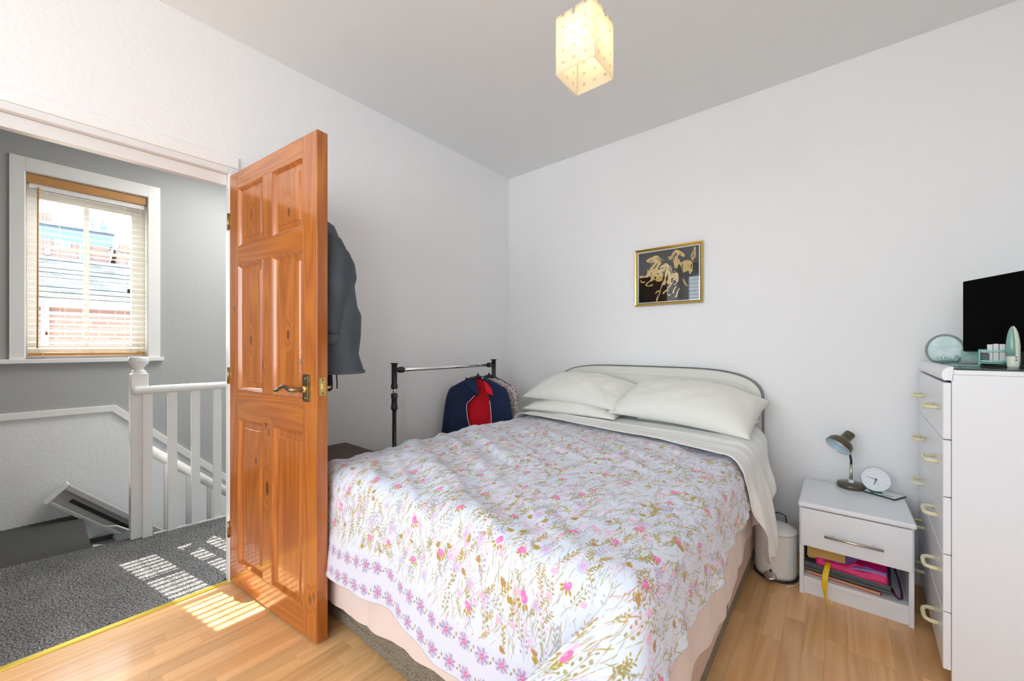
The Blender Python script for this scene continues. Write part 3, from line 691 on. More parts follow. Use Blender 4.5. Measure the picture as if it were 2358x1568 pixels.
for zz in (.25, 1.0, 1.75): MB().tube([(-.004, -.003, zz - .04), (-.004, -.003, zz + .04)], .006, 10).build('hinge', M['agebrass'], dr, True)
hk = MB().box(.40, DT, 1.73, .46, DT + .006, 1.80).tube([(.43, DT + .006, 1.76), (.43, DT + .05, 1.755), (.43, DT + .065, 1.78)], .006, 8).build('coat_hook', M['agebrass'], dr)

# coat on the back of the door
def loft(name, secs, m, parent, n=40, fold=.006, seed=1, nf=7):
    """secs: (z, cx, cy, half_x, half_y)"""
    zs = np.array([s_[0] for s_ in secs]); order = np.argsort(zs)
    arr = np.array(secs)[order]; hh = 70
    zz = np.linspace(arr[0, 0], arr[-1, 0], hh)
    cols = [np.interp(zz, arr[:, 0], arr[:, k]) for k in range(1, 5)]
    q = np.linspace(0, 2 * np.pi, n, endpoint=False)
    Q, Zz = np.meshgrid(q, zz)
    cx, cy, hx, hy = [c_[:, None] for c_ in cols]
    w = 1 + 0 * Q
    f = fold * np.sin(Q * nf + 3 * vnoise(Q * 2, Zz * 5, seed)) * smooth01((arr[-1, 0] - Zz) / .35) + fold * 1.2 * (vnoise(Q * 3, Zz * 16, seed + 5) - .5)
    cosq, sinq = np.cos(Q), np.sin(Q)
    sgn = lambda a, p: np.sign(a) * np.abs(a) ** p
    X = cx + (hx + f) * sgn(cosq, .8); Y = cy + (hy + f * .8) * sgn(sinq, .8)
    return gridmesh(name, np.stack([X, Y, Zz], -1).reshape(-1, 3), hh, n, m, parent, closed_u=True)
ct_ = thing('coat', 'slate grey soft shell coat hanging on the back of the pine door', 'coat')
hyz = [(1.785, .03, .02), (1.76, .06, .045), (1.70, .13, .085), (1.60, .22, .088), (1.56, .25, .102), (1.52, .268, .109), (1.46, .27, .112), (1.42, .27, .105), (1.38, .27, .109), (1.33, .27, .114), (1.295, .27, .125), (1.2, .27, .124), (1.12, .27, .118), (1.04, .275, .133)]
loft('body', [(z, .43, -2.02 + h, w_, h) for (z, w_, h) in hyz], M['slatecoat'], ct_, seed=2, n=60, fold=.005)
slv = MB().tube([(.60, -1.93, 1.63), (.66, -1.935, 1.57), (.69, -1.945, 1.47), (.69, -1.945, 1.40), (.675, -1.95, 1.33), (.665, -1.955, 1.24), (.665, -1.95, 1.19)], [.04, .054, .056, .054, .050, .044, .036], 20, flat=(1, .9)).build('sleeve', M['slatecoat'], ct_, True, sub=1)
MB().tube([(.666, -1.952, 1.205), (.667, -1.95, 1.165)], [.041, .037], 20, flat=(1, .9)).build('cuff', M['slatecoat'], ct_, True)
MB().tube([(.40, -1.99, 1.775), (.43, -1.96, 1.745), (.46, -1.99, 1.775)], .012, 8).build('collar', M['slatecoat'], ct_, True)
hm = [(.43 + .276 * math.copysign(abs(math.cos(a)) ** .8, math.cos(a)), -1.887 + .134 * math.copysign(abs(math.sin(a)) ** .8, math.sin(a)), 1.042) for a in [2 * math.pi * k / 60 for k in range(60)]]
MB().tube(hm, .006, 6, closed=True).build('hem', M['slatecoat'], ct_, True)
ng = thing('fleece', 'dark navy garment under the grey coat on the pine door', 'clothing')
loft('body', [(1.16, .45, -1.955, .195, .036), (1.0, .45, -1.948, .20, .042), (.975, .45, -1.948, .20, .042), (.965, .45, -1.948, .19, .036)], M['navydark'], ng, seed=9, fold=.003)
MB().tube([(.655, -1.922, 1.04), (.656, -1.919, 1.0), (.654, -1.919, .975)], .003, 6).build('zip', M['black'], ng)

# ------------------------------------------------------------------ CEILING LAMP
pl = thing('pendant_lamp', 'frosted glass box pendant lamp glowing on the ceiling', 'lamp', (1.603, -1.498, 0))
M['bulb'] = mat('lit_bulb', (1, .9, .7, 1), .4, emit=(1.0, .80, .50, 1), estr=6.5)
M['shade'] = frosted('frosted_shade_glass', (.97, .90, .78, 1), square=(.70, .64, .57, 1))
hs = .0735
pan = MB().box(-hs + .001, -.002, 2.105, hs - .001, .002, 2.306)
for k in range(4):
    o = MB().box(-hs + .003, -.0018, -.1005, hs - .003, .0018, .1005).build('glass_panel', M['shade'], pl)
    o.rotation_euler = (0, 0, R(90 * k)); o.location = (math.sin(R(90 * k)) * hs, -math.cos(R(90 * k)) * hs, 2.2055)
MB().box(-.066, -.066, 2.292, .066, .066, 2.297).build('top_plate', M['gloss'], pl)
for k in range(4):
    a = R(90 * k); o = MB().lathe([(.0055, -.004), (.007, .0), (.005, .006), (.0, .007)], 12, M=Matrix.Rotation(R(90), 3, 'X')).build('stud', M['chrome'], pl, True)
    o.rotation_euler = (0, 0, a); o.location = (math.sin(a) * (hs + .002), -math.cos(a) * (hs + .002), 2.285)
MB().tube([(0, 0, 2.297), (0, 0, H - .02)], .004, 8).build('cord', M['cord'], pl)
MB().lathe([(.05, H - .001), (.048, H - .012), (.02, H - .03), (.0, H - .031)], 24).build('ceiling_rose', M['gloss'], pl, True)
MB().lathe([(.016, 2.297), (.018, 2.262), (.016, 2.258)], 16).build('bulb_holder', M['gloss'], pl, True)
MB().lathe([(.012, 2.262), (.020, 2.250), (.031, 2.230), (.034, 2.212), (.030, 2.194), (.018, 2.181), (.0, 2.177)], 24).build('bulb', M['bulb'], pl, True)

# ------------------------------------------------------------------ PICTURE OF HORSES (print painted here in code)
def poly_fill(img, poly, col, alpha=1.0):
    h, w, _ = img.shape; p = np.array(poly, float)
    x0, x1 = int(max(p[:, 0].min() - 1, 0)), int(min(p[:, 0].max() + 2, w)); y0, y1 = int(max(p[:, 1].min() - 1, 0)), int(min(p[:, 1].max() + 2, h))
    if x1 <= x0 or y1 <= y0: return
    acc = np.zeros((y1 - y0, x1 - x0))
    for sx_ in (.25, .75):
        for sy_ in (.25, .75):
            X, Y = np.meshgrid(np.arange(x0, x1) + sx_, np.arange(y0, y1) + sy_); ins = np.zeros(X.shape, bool); j = len(p) - 1
            for i in range(len(p)):
                c_ = ((p[i, 1] > Y) != (p[j, 1] > Y)) & (X < (p[j, 0] - p[i, 0]) * (Y - p[i, 1]) / (p[j, 1] - p[i, 1] + 1e-12) + p[i, 0]); ins ^= c_; j = i
            acc += ins * .25
    a = (acc * alpha)[..., None]; img[y0:y1, x0:x1] = img[y0:y1, x0:x1] * (1 - a) + np.array(col) * a
def homog(src, dst):
    A_ = []; b_ = []
    for (x, y), (u, v) in zip(src, dst):
        A_ += [[x, y, 1, 0, 0, 0, -u * x, -u * y], [0, 0, 0, x, y, 1, -v * x, -v * y]]; b_ += [u, v]
    h_ = np.linalg.solve(np.array(A_, float), np.array(b_, float)); return np.append(h_, 1).reshape(3, 3)
def make_image(name, arr):
    h, w, _ = arr.shape; im = bpy.data.images.new(name, w, h); buf = np.ones((h, w, 4), np.float32); buf[..., :3] = arr[::-1] / 255.0
    im.pixels.foreach_set(buf.ravel()); im.update(); im.pack(); return im
def image_mat(name, im, rough=.5, bump=0, sheen=0, spec=None):
    m = mat(name, (1, 1, 1, 1), rough, bump=bump, bscale=22, sheen=sheen, spec=spec); t = m.node_tree
    n = t.nodes.new('ShaderNodeTexImage'); n.image = im; n.interpolation = 'Cubic'; t.links.new(n.outputs[0], t.nodes['Principled BSDF'].inputs['Base Color']); return m
HW_, HH_ = 560, 480
hi_ = np.ones((HH_, HW_, 3)) * np.array([30, 29, 28.])
Hm = homog([(270, 440), (1335, 258), (1348, 1240), (275, 1312)], [(0, 0), (HW_, 0), (HW_, HH_), (0, HH_)])
def hp_(pts):
    q = (Hm @ np.array([(x, y, 1) for x, y in pts], float).T).T; return q[:, :2] / q[:, 2:]
G1, G2, G3, DK = (214, 184, 112), (196, 166, 96), (226, 202, 146), (34, 31, 28)
shapes = [
 (G1, [(870,540),(885,450),(880,395),(925,352),(980,365),(1040,395),(1082,440),(1062,482),(1010,452),(970,445),(960,490),(985,530),(1010,580),(1060,555),(1130,535),(1190,550),(1225,600),(1222,680),(1160,722),(1110,742),(1070,762),(1050,742),(1030,690),(1000,640),(960,660),(930,690),(905,680),(890,620)]),
 (G2, [(780,480),(830,470),(860,410),(895,380),(880,455),(850,520),(825,545),(800,520)]),
 (G2, [(1212,550),(1193,450),(1230,370),(1250,290),(1282,310),(1275,390),(1287,420),(1265,490),(1225,540),(1250,565),(1225,560)]),
 (G1, [(1160,700),(1222,690),(1225,750),(1205,745),(1190,790),(1165,770)]),
 (G2, [(1045,870),(1075,890),(1110,955),(1140,1005),(1110,1000),(1070,950)]),
 (G1, [(398,560),(430,528),(505,490),(570,460),(620,480),(655,530),(668,590),(640,640),(645,700),(690,760),(700,830),(690,900),(620,930),(565,915),(560,890),(500,920),(450,945),(415,985),(440,1000),(490,985),(500,965),(520,985),(500,1010),(430,1015),(385,990),(420,940),(480,890),(468,820),(430,850),(390,855),(330,862),(285,862),(300,828),(390,828),(420,760),(425,710),(450,740),(470,690),(510,645),(550,590),(500,592),(440,592)]),
 (G1, [(300,898),(340,935),(378,922),(372,948),(330,958),(302,922)]),
 (G3, [(588,760),(620,700),(660,650),(720,605),(760,600),(810,640),(850,700),(862,760),(960,770),(975,860),(965,930),(900,992),(892,982),(940,930),(882,900),(865,965),(800,1040),(792,1100),(775,1112),(778,1030),(830,970),(790,972),(760,940),(735,985),(690,1000),(662,1070),(652,1130),(622,1180),(602,1272),(578,1272),(600,1190),(640,1110),(658,1030),(680,960),(715,900),(722,830),(730,765),(690,745),(640,765),(622,800)]),
 (G3, [(560,1142),(590,1100),(632,1082),(642,1100),(602,1117),(575,1147)]), (G3, [(688,1142),(720,1100),(772,1072),(782,1090),(740,1117),(715,1152)]),
 (G3, [(783,1120),(800,1168),(830,1148),(836,1165),(800,1192),(776,1150)]), (G3, [(868,1130),(883,1070),(930,1008),(937,1030),(902,1080),(897,1132),(880,1148)]),
 (G3, [(903,1205),(928,1170),(948,1110),(992,1040),(1003,1058),(972,1110),(952,1190),(925,1212)])]
darks = [[(430,575),(470,560),(520,530),(515,545),(470,572)],[(560,520),(580,505),(585,520)],[(600,490),(640,540),(650,600),(635,560),(610,520)],[(525,700),(560,640),(590,600),(575,650),(545,700)],[(560,890),(545,850),(575,830),(570,870)],[(660,560),(675,620),(700,600),(690,560)],[(610,700),(640,640),(650,650),(625,715)],[(720,760),(735,700),(750,640),(745,720),(730,790)],[(745,880),(770,820),(775,780),(785,850),(770,920),(760,940)],[(660,690),(685,670),(690,690)],[(590,790),(605,770),(625,790),(610,800)],[(880,600),(860,760),(895,770),(905,690),(890,640)],[(920,400),(940,440),(925,470),(905,430)],[(985,415),(1005,405),(1005,420)],[(960,640),(990,610),(1000,640),(970,660)],[(1035,660),(1045,600),(1050,660),(1045,720)],[(890,470),(905,430),(900,520),(885,560)],[(1200,600),(1215,640),(1195,690),(1190,650)],[(700,910),(720,860),(705,830),(690,880)],[(840,880),(880,860),(862,930),(850,960)],[(480,790),(500,760),(490,810)],[(630,640),(650,700),(640,720),(620,680)],[(1215,470),(1245,400),(1255,340),(1250,420),(1225,490)],[(810,660),(840,720),(850,800),(825,740)]]
def crom(P, n=5):
    P = np.array(P, float); out_ = []; m_ = len(P)
    for i in range(m_):
        a, b, c, d = P[i - 1], P[i], P[(i + 1) % m_], P[(i + 2) % m_]
        for k in range(n):
            t = k / n; out_.append(.5 * (2 * b + (c - a) * t + (2 * a - 5 * b + 4 * c - d) * t * t + (3 * b - a - 3 * c + d) * t ** 3))
    return out_
for c_, p_ in shapes: poly_fill(hi_, hp_(crom(p_)), c_)
hq = random.Random(4)
def stroke(x0, y0, x1, y1, w_, col, bow=10):
    dx_, dy_ = x1 - x0, y1 - y0; l_ = math.hypot(dx_, dy_); nx_, ny_ = -dy_ / l_, dx_ / l_
    pts = [(x0 + dx_ * t + nx_ * (bow * math.sin(math.pi * t) + sg * w_ * math.sin(math.pi * t)), y0 + dy_ * t + ny_ * (bow * math.sin(math.pi * t) + sg * w_ * math.sin(math.pi * t))) for sg, ts in ((1, (0, .2, .4, .6, .8, 1)), (-1, (.8, .6, .4, .2))) for t in ts]
    poly_fill(hi_, hp_(pts), col)
for p_ in darks: poly_fill(hi_, hp_(crom(p_)), DK)
for (x0, y0, x1, y1) in ((470,690,540,560),(500,640,560,720),(600,560,560,700),(640,620,610,760),(480,780,560,860),(560,920,660,860),(620,830,680,900),(660,640,760,620),(720,640,700,740),(760,640,840,760),(800,680,850,860),(740,800,720,900),(800,760,790,930),(860,800,960,840),(880,860,950,900),(830,880,800,960),(900,420,900,560),(930,470,980,600),(905,640,960,650),(1040,570,1060,720),(1080,560,1180,560),(1130,600,1200,680),(1010,640,1040,700),(960,400,1050,430),(1230,320,1240,500),(690,960,650,1060),(640,1080,600,1240),(820,980,790,1080),(420,960,470,900),(330,845,420,840)):
    stroke(x0, y0, x1, y1, 3.2, DK, hq.uniform(-14, 14)); stroke(x0 + 16, y0 + 6, x1 + 14, y1 + 4, 2.6, G3, hq.uniform(-12, 12))
for k in range(26):                                # flying manes and tails
    bx_, by_ = hq.choice([(640, 520), (820, 480), (800, 650), (1240, 420), (880, 720), (430, 780)]); a_ = hq.uniform(-.7, .9)
    stroke(bx_ + hq.uniform(-30, 30), by_ + hq.uniform(-40, 40), bx_ + 60 * math.cos(a_) + hq.uniform(-20, 20), by_ + 60 * math.sin(a_) + 20, 3.4, hq.choice([G1, G2, G3, DK]), hq.uniform(-12, 12))
M['horses'] = image_mat('gilt_horses_print', make_image('gilt_horses_print', hi_), .7, spec=.05)
pc = thing('picture', 'gilt framed picture of three galloping horses on black', 'picture', (1.181, 0, 1.437))
PW, PH, PT = .449, .395, .022
fw_ = .017
def fbar(x0, z0, x1, z1, flip):
    pass
fb_ = MB()
prof = [(0, 0), (0, .018), (.004, .022), (.010, .020), (.017, .012), (.017, 0)]
cor = [(0, 0, 1, 1), (PW, 0, -1, 1), (PW, PH, -1, -1), (0, PH, 1, -1)]
vs = []
for (cx, cz, sx_, sz_) in cor:
    for (i, d) in prof: vs.append((cx + sx_ * i, -d - .001, cz + sz_ * i))
n_ = len(prof)
fb_.add(vs, [(k * n_ + j, k * n_ + (j + 1) % n_, ((k + 1) % 4) * n_ + (j + 1) % n_, ((k + 1) % 4) * n_ + j) for k in range(4) for j in range(n_)])
fb_.build('frame', M['gift'], pc)
MB().box(.016, -.008, .016, PW - .016, -.004, PH - .016).build('mount', M['mount'], pc)
ix, iz = .026, .024
pm = MB().add([(ix, -.0085, iz), (PW - ix, -.0085, iz), (PW - ix, -.0085, PH - iz), (ix, -.0085, PH - iz)], [(0, 1, 2, 3)]).mesh('print', M['horses'])
l = pm.uv_layers.new(name='UVMap')
for p in pm.polygons:
    for li in p.loop_indices:
        co = pm.vertices[pm.loops[li].vertex_index].co; l.data[li].uv = ((co.x - ix) / (PW - 2 * ix), (co.z - iz) / (PH - 2 * iz))
po = bpy.data.objects.new('print', pm); COL.objects.link(po); po.parent = pc
MB().box(.016, -.0112, .016, PW - .016, -.0098, PH - .016).build('glass', M['glass'], pc)

# ------------------------------------------------------------------ BED
BX0, BX1, BYF = .60, 1.945, -1.93
bd = thing('divan_bed', 'double divan bed with cream padded headboard and woven taupe base', 'bed', (0, 0, 0))
MB().box(BX0, BYF, .035, BX1, -.085, .37).build('base', M['woven'], bd, bevel=.015, seg=3)
MB().box(BX0 - .003, BYF - .004, .022, BX1 + .004, -.085, .062).build('trim_band', M['woven'], bd, bevel=.004)
for (ya_, yb2) in ((-1.90, -.985), (-.925, -.10)):
    MB().box(BX1 - .01, ya_, .066, BX1 + .002, yb2, .36).build('drawer_front', M['divanp'], bd, bevel=.003)
for (xx, yy_) in ((BX0 + .1, BYF + .1), (BX1 - .1, BYF + .1), (BX0 + .1, -.2), (BX1 - .1, -.2)):
    MB().lathe([(.02, 0), (.024, .01), (.02, .036)], 12, c=(xx, yy_, 0)).build('castor', M['black'], bd, True)
hx0, hx1, hzt, hzb = .585, 1.962, 1.017, .25
out = []
for k in range(25):
    a = math.pi * k / 24; cx = math.cos(a); 
    ex = 0.42
    x = (hx0 + hx1) / 2 + math.copysign(abs(cx) ** ex, cx) * (hx1 - hx0) / 2; z = .84 + (math.sin(a) ** .8) * (hzt - .84)
    out.append((x, z))
poly_h = [(hx1, hzb)] + out + [(hx0, hzb)]
MB().prism(poly_h, lambda p: (p[0], -.030, p[1]), lambda p: (p[0], -.078, p[1])).build('headboard', M['headb'], bd, bevel=.012, seg=3)
hbp = bpy.data.objects['headboard'] if 'headboard' in bpy.data.objects else None
MB().tube([(p[0], -.079, p[1]) for p in poly_h], .0028, 8).build('piping', M['pipe'], hbp, True)
MB().tube([(p[0], -.029, p[1]) for p in poly_h], .0028, 8).build('piping', M['pipe'], hbp, True)
cxm, czm = (hx0 + hx1) / 2, .55
MB().tube([(cxm + (p[0] - cxm) * .93, -.0785, .9 + (p[1] - .9) * .5) for p in out], .0025, 6).build('seam', M['headb'], hbp, True)
for xx in (.85, 1.7): MB().box(xx - .03, -.03, .15, xx + .03, -.02, .7).build('strut', M['blackpole'], bd)
mt = MB().box(BX0, BYF, .372, BX1, -.085, .625).build('mattress', M['mattress'], bevel=.035, seg=4)
tag(mt, 'thick mattress on the divan base under the bedding', 'mattress')

BC = dict(x0=.645, x1=1.915, yf=-1.895)
def drape(s, t, z_top, Rr, x0, x1, yf, flare=.02, cone=0.0, yh=None):
    dx = np.where(s > x1, s - x1, np.where(s < x0, s - x0, 0.0)); dy = np.where(t < yf, t - yf, 0.0)
    d = np.hypot(dx, dy); dd = np.maximum(d, 1e-9); ux, uy = dx / dd, dy / dd
    a = np.minimum(d / Rr, np.pi / 2); ex = np.maximum(d - Rr * np.pi / 2, 0)
    hor = Rr * np.sin(a) + ex * flare; drop = Rr * (1 - np.cos(a)) + ex * math.sqrt(1 - flare ** 2)
    phi = np.arctan2(np.abs(dy), np.abs(dx) + 1e-9); corner = (np.abs(dx) > 0) & (np.abs(dy) > 0)
    bx = np.clip(s, x0, x1); by = np.maximum(t, yf)
    return bx + ux * hor, by + uy * hor, z_top - drop, d, ux, uy, phi, corner, ex

# pale pink under-sheet tucked low over foot and side
s1, t1 = np.meshgrid(np.linspace(BX0 - .25, 2.34, 150), np.linspace(-2.43, -.36, 150))
hemn = .025 * np.sin(s1 * 5.1 + 1) * (t1 < -1.9) + .035 * np.sin(t1 * 7) * (s1 > 1.95)
zt = .640 + 0 * s1
s1b = 1.95 + (s1 - 1.95) * np.where(s1 > 1.95, 1 + .35 * vnoise(t1 * 2.2 + 3, t1 * 0, 4) - .12, 1)
X, Y, Z, d, ux, uy, phi, cn, ex = drape(s1b, t1, zt, .03, BX0 + .012, BX1 - .010, BYF + .018, .03)
wv = .008 * np.sin((X * uy * -1 + Y * ux) * 15 + 2 * vnoise(s1 * 6, t1 * 6, 2)) * smooth01(ex / .2) + .003 * np.sin((s1 * np.abs(uy) + t1 * np.abs(ux)) * 41) * smooth01(ex / .3)
X = X + ux * (np.abs(wv) + .004); Y = Y + uy * (np.abs(wv) + .004); Z = Z + hemn * smooth01(ex / .45)
ps = gridmesh('under_sheet', np.stack([X, Y, Z], -1).reshape(-1, 3), 150, 150, M['sheetp'])
tag(ps, 'pale pink sheet hanging below the floral duvet', 'bed sheet')

# floral duvet: printed pattern painted here in code (flat print)
TW, TH, PXM = 2048, 2080, 1100.0        # px per metre
S0, T0 = .36, -2.335
dv_ = np.ones((TH, TW, 3)) * np.array([219, 225, 239.])
KF = .78
def stamp(s_, t_, la, lb, th_, col, al=1.0, kind=0, soft=1.2):
    la *= KF; lb *= KF
    cx, cy = (s_ - S0) * PXM, (t_ - T0) * PXM; la *= PXM; lb *= PXM
    r_ = max(la, lb) + 2; x0, x1, y0, y1 = int(max(cx - r_, 0)), int(min(cx + r_ + 1, TW)), int(max(cy - r_, 0)), int(min(cy + r_ + 1, TH))
    if x1 <= x0 or y1 <= y0: return
    X, Y = np.meshgrid(np.arange(x0, x1) - cx, np.arange(y0, y1) - cy); c_, s2 = math.cos(th_), math.sin(th_)
    u = (X * c_ + Y * s2) / la; v = (-X * s2 + Y * c_) / lb
    if kind == 0: e = np.hypot(u, v)                                  # ellipse
    else: e = np.where(np.abs(u) < 1, np.abs(v) / np.maximum((1 - u * u) * (1 + .35 * u), 1e-3), 9)   # leaf
    a = (np.clip((1 - e) * min(la, lb) / soft + .5, 0, 1) * al)[..., None]
    dv_[y0:y1, x0:x1] = dv_[y0:y1, x0:x1] * (1 - a) + np.array(col, float) * a
q_ = random.Random(5)
OL, GD, GY, BR, PK, LP, LV, LVD, PP = (160, 146, 88), (178, 148, 62), (172, 170, 174), (182, 138, 88), (232, 122, 180), (236, 184, 212), (202, 192, 224), (168, 150, 186), (236, 206, 222)
def stem(s_, t_, L_, ang, col, wd=.0009, curve=0.0, n=9):
    pts = []; a = ang
    L_ *= KF
    for k in range(n):
        stamp(s_, t_, L_ / n * .8, wd, a, col, .85); pts.append((s_, t_, a)); s_ += math.cos(a) * L_ / n; t_ += math.sin(a) * L_ / n; a += curve / n
    pts.append((s_, t_, a)); return pts
def sprig(s_, t_, ang, big=1.0, col=GD, n=5, leaf=.014):
    pts = stem(s_, t_, .085 * big, ang, OL if col != GY else GY, .0009, q_.uniform(-.5, .5))
    for k in range(2, len(pts)):
        x, y, a = pts[k]; sd = 1 if k % 2 else -1; aa = a + sd * q_.uniform(.5, .9); l = leaf * big * q_.uniform(.7, 1.2)
        stamp(x + math.cos(aa) * l * .8, y + math.sin(aa) * l * .8, l, l * .34, aa, col, .92, 1)
def blade(s_, t_, ang, L_, col):
    stamp(s_, t_, L_, L_ * .085, ang, col, .9, 1); stamp(s_ - math.cos(ang) * L_ * 1.3, t_ - math.sin(ang) * L_ * 1.3, L_ * .6, .0008, ang + .05, col, .7)
def berry(s_, t_, ang, col, n=14, sz=.0032):
    pts = stem(s_, t_, .07, ang, col, .0006, q_.uniform(-.4, .4))
    for k in range(n):
        x, y, a = pts[2 + k % (len(pts) - 2)]; sd = (-1) ** k; stamp(x + math.cos(a + sd * 1.2) * q_.uniform(.004, .011), y + math.sin(a + sd * 1.2) * q_.uniform(.004, .011), sz * 1.3, sz * .8, a + sd * .6, col, .8)
def pinkflower(s_, t_, ang):
    for k in range(3): stamp(s_ + q_.uniform(-.006, .006), t_ + q_.uniform(-.006, .006), .0105, .009, q_.uniform(0, 3), PK, .9)
    stamp(s_, t_, .005, .0045, 0, (246, 160, 200), .9)
    for k in (-.9, -.3, .4, 1.0): stamp(s_ - math.cos(ang + k) * .017, t_ - math.sin(ang + k) * .017, .0085, .004, ang + k, GD, .95, 1)
    stem(s_ - math.cos(ang) * .02, t_ - math.sin(ang) * .02, .05, ang + math.pi, OL, .0008, .3)
def daisy(s_, t_, r_=.017, al=.8, deep=False):
    for k in range(14):
        a = 2 * math.pi * k / 14 + q_.uniform(-.1, .1); rr = r_ * q_.uniform(.85, 1.1); stamp(s_ + math.cos(a) * rr * .55, t_ + math.sin(a) * rr * .55, rr * .5, rr * .2, a, LVD if deep and k % 2 else LV, al)
    stamp(s_, t_, r_ * .36, r_ * .28, 1.5, (226, 96, 150) if deep else (234, 150, 196), .9); stamp(s_, t_, r_ * .13, r_ * .1, 0, (250, 210, 220), .9)
def tulip(s_, t_, ang, col):
    for k in (-.5, 0, .5): stamp(s_ + math.cos(ang + k) * .010, t_ + math.sin(ang + k) * .010, .011, .005, ang + k, col, .9, 1)
UPA = math.pi / 2
Smin, Smax, Tmin, Tmax = S0, S0 + TW / PXM, T0 + .135, T0 + 1.88
# faint under-layer
for k in range(2600): blade(q_.uniform(Smin, Smax), q_.uniform(Tmin, Tmax), UPA + q_.uniform(-.7, .5), q_.uniform(.009, .022), q_.choice([GY, PP, PP, LP, GY]))
for k in range(1900): stem(q_.uniform(Smin, Smax), q_.uniform(Tmin, Tmax), q_.uniform(.025, .075), UPA + q_.uniform(-.9, .4), q_.choice([OL, GY, GY, OL, BR]), .0008, q_.uniform(-.5, .5))
for k in range(1100): berry(q_.uniform(Smin, Smax), q_.uniform(Tmin, Tmax), UPA + q_.uniform(-.6, .6), q_.choice([GY, LP, OL, LVD, LP]))
for k in range(5200): blade(q_.uniform(Smin, Smax), q_.uniform(Tmin, Tmax), UPA + q_.uniform(-.8, .6), q_.uniform(.007, .018), q_.choice([OL, GD, GY, OL, GD]))
for k in range(1350): sprig(q_.uniform(Smin, Smax), q_.uniform(Tmin, Tmax), UPA + q_.uniform(-.9, .7), q_.uniform(.4, .8), q_.choice([GD, GD, OL, GY]), leaf=q_.uniform(.008, .013))
for k in range(420): tulip(q_.uniform(Smin, Smax), q_.uniform(Tmin, Tmax), UPA + q_.uniform(-1, 1), q_.choice([GD, BR, LP, LP]))
gx, gy = 13, 12
for i in range(gx):
    for j in range(gy):
        a_, b_ = Smin + (i + q_.uniform(.1, .9)) * (Smax - Smin) / gx, Tmin + .02 + (j + q_.uniform(.1, .9)) * (Tmax - Tmin) / gy
        daisy(a_, b_, q_.uniform(.014, .019), .7)
        pinkflower(Smin + (i + q_.uniform(.1, .9)) * (Smax - Smin) / gx, Tmin + .03 + (j + q_.uniform(.1, .9)) * (Tmax - Tmin) / gy, UPA + q_.uniform(-.7, .7))
# border: two rows of daisies along the foot edge
dv_[: int(.132 * PXM)] = np.array([217, 220, 236.])
for row in (.032, .104):
    x = S0 + .01
    while x < S0 + TW / PXM:
        daisy(x, T0 + row + q_.uniform(-.004, .004), q_.uniform(.022, .026), .9, True)
        for k in (-1, 1): stamp(x + .031 + k * .004, T0 + row + k * .006, .0075, .0032, 1.3 + k * .3, OL, .95, 1)
        x += q_.uniform(.056, .066)
M['duvet'] = image_mat('floral_duvet_print', make_image('floral_duvet_print', dv_[::-1]), .9, bump=.08, sheen=.15)

nu, nv = 330, 330
sA, tA = np.meshgrid(np.linspace(S0 + .04, 2.17, nu), np.linspace(T0, -.50, nv))
# the hem on the far-right side is shorter near the pillows
puff = .008 * vnoise(sA * 4, tA * 4, 7) + .010 * vnoise(sA * 9 + tA * 4, tA * 5, 8)
# long diagonal creases
dg = sA * .45 + tA * .9
cre = sum(amp * np.maximum(0, np.sin(dg * fq + 2.2 * vnoise(sA * 2.3, tA * 2.3, sd) + ph)) ** 3 for amp, fq, sd, ph in ((.012, 17, 1, 0), (.008, 29, 2, 1.0), (.006, 43, 3, 2.0)))
msk = smooth01((vnoise(sA * 2 + 5, tA * 2, 12) - .25) / .4)
fine = .004 * vnoise(sA * 30 + tA * 10, tA * 22, 20) + .0022 * vnoise(sA * 55, tA * 60 + sA * 20, 21)
ztop = .660 + .018 * smooth01((tA + 1.9) / 1.4) - .012 * smooth01((tA + 1.0) / .3) + puff + cre * msk * 1.0 * (1 - .75 * smooth01((tA + 1.05) / .25)) + fine
edgec = smooth01(np.minimum(np.minimum(sA - BC['x0'], BC['x1'] - sA), tA - BC['yf']) / .25)
ztop += .012 * edgec - .008
X, Y, Z, d, ux, uy, phi, cn, ex = drape(sA, tA, ztop, .085, BC['x0'], BC['x1'], BC['yf'], .10)
al_ = np.where(np.abs(uy) > np.abs(ux), X, Y)
ff = smooth01(ex / .16)
ww = ff * (.010 * np.sin(al_ * 13 + 2.5 * vnoise(sA * 3, tA * 3, 5)) + .004 * np.sin(al_ * 31 + 3 * vnoise(sA * 4, tA * 4, 6)) + .008)
side = (np.abs(ux) > .75)
ww = ww + np.where(side, ff * .005 * np.sin(al_ * 52 + 2 * vnoise(sA * 5, tA * 5, 9)), 0)
X += ux * ww; Y += uy * ww
# corner flap: spare cloth swings out and folds over on the foot side
ph_n = phi / (np.pi / 2)
rightc = cn & (sA > 1.5)
fo = smooth01((d - .05) / .26); back_ = smooth01((1.0 - ph_n) / .13)
bulge = np.where(rightc, fo * smooth01(ph_n / .55) * back_ * .115, 0)
slide = np.where(rightc, fo * smooth01((ph_n - .30) / .55) * back_ * .17, 0)
lb = np.where(cn & (sA < 1.5), np.sin(2 * phi) * smooth01(d / .3) * .03, 0)
X += ux * (lb + bulge * .25) - slide; Y += uy * lb - bulge
# straight foot cloth beside the corner tucks back under the flap
tuck = np.where((~cn) & (tA < BC['yf']), smooth01((sA - (BC['x1'] - .22)) / .2) * ff * .012, 0)
Y += tuck
# hem drifts up and down
Z += ff * .02 * np.sin(al_ * 6.0 + 1.0)
UVd = np.stack([(sA - S0) * PXM / TW, (tA - T0) * PXM / TH], -1).reshape(-1, 2)
dv_o = gridmesh('duvet', np.stack([X, Y, Z], -1).reshape(-1, 3), nv, nu, M['duvet'], uv=UVd, solid=.010)
tag(dv_o, 'white duvet printed with wild flowers spread over the bed', 'duvet')
del dv_

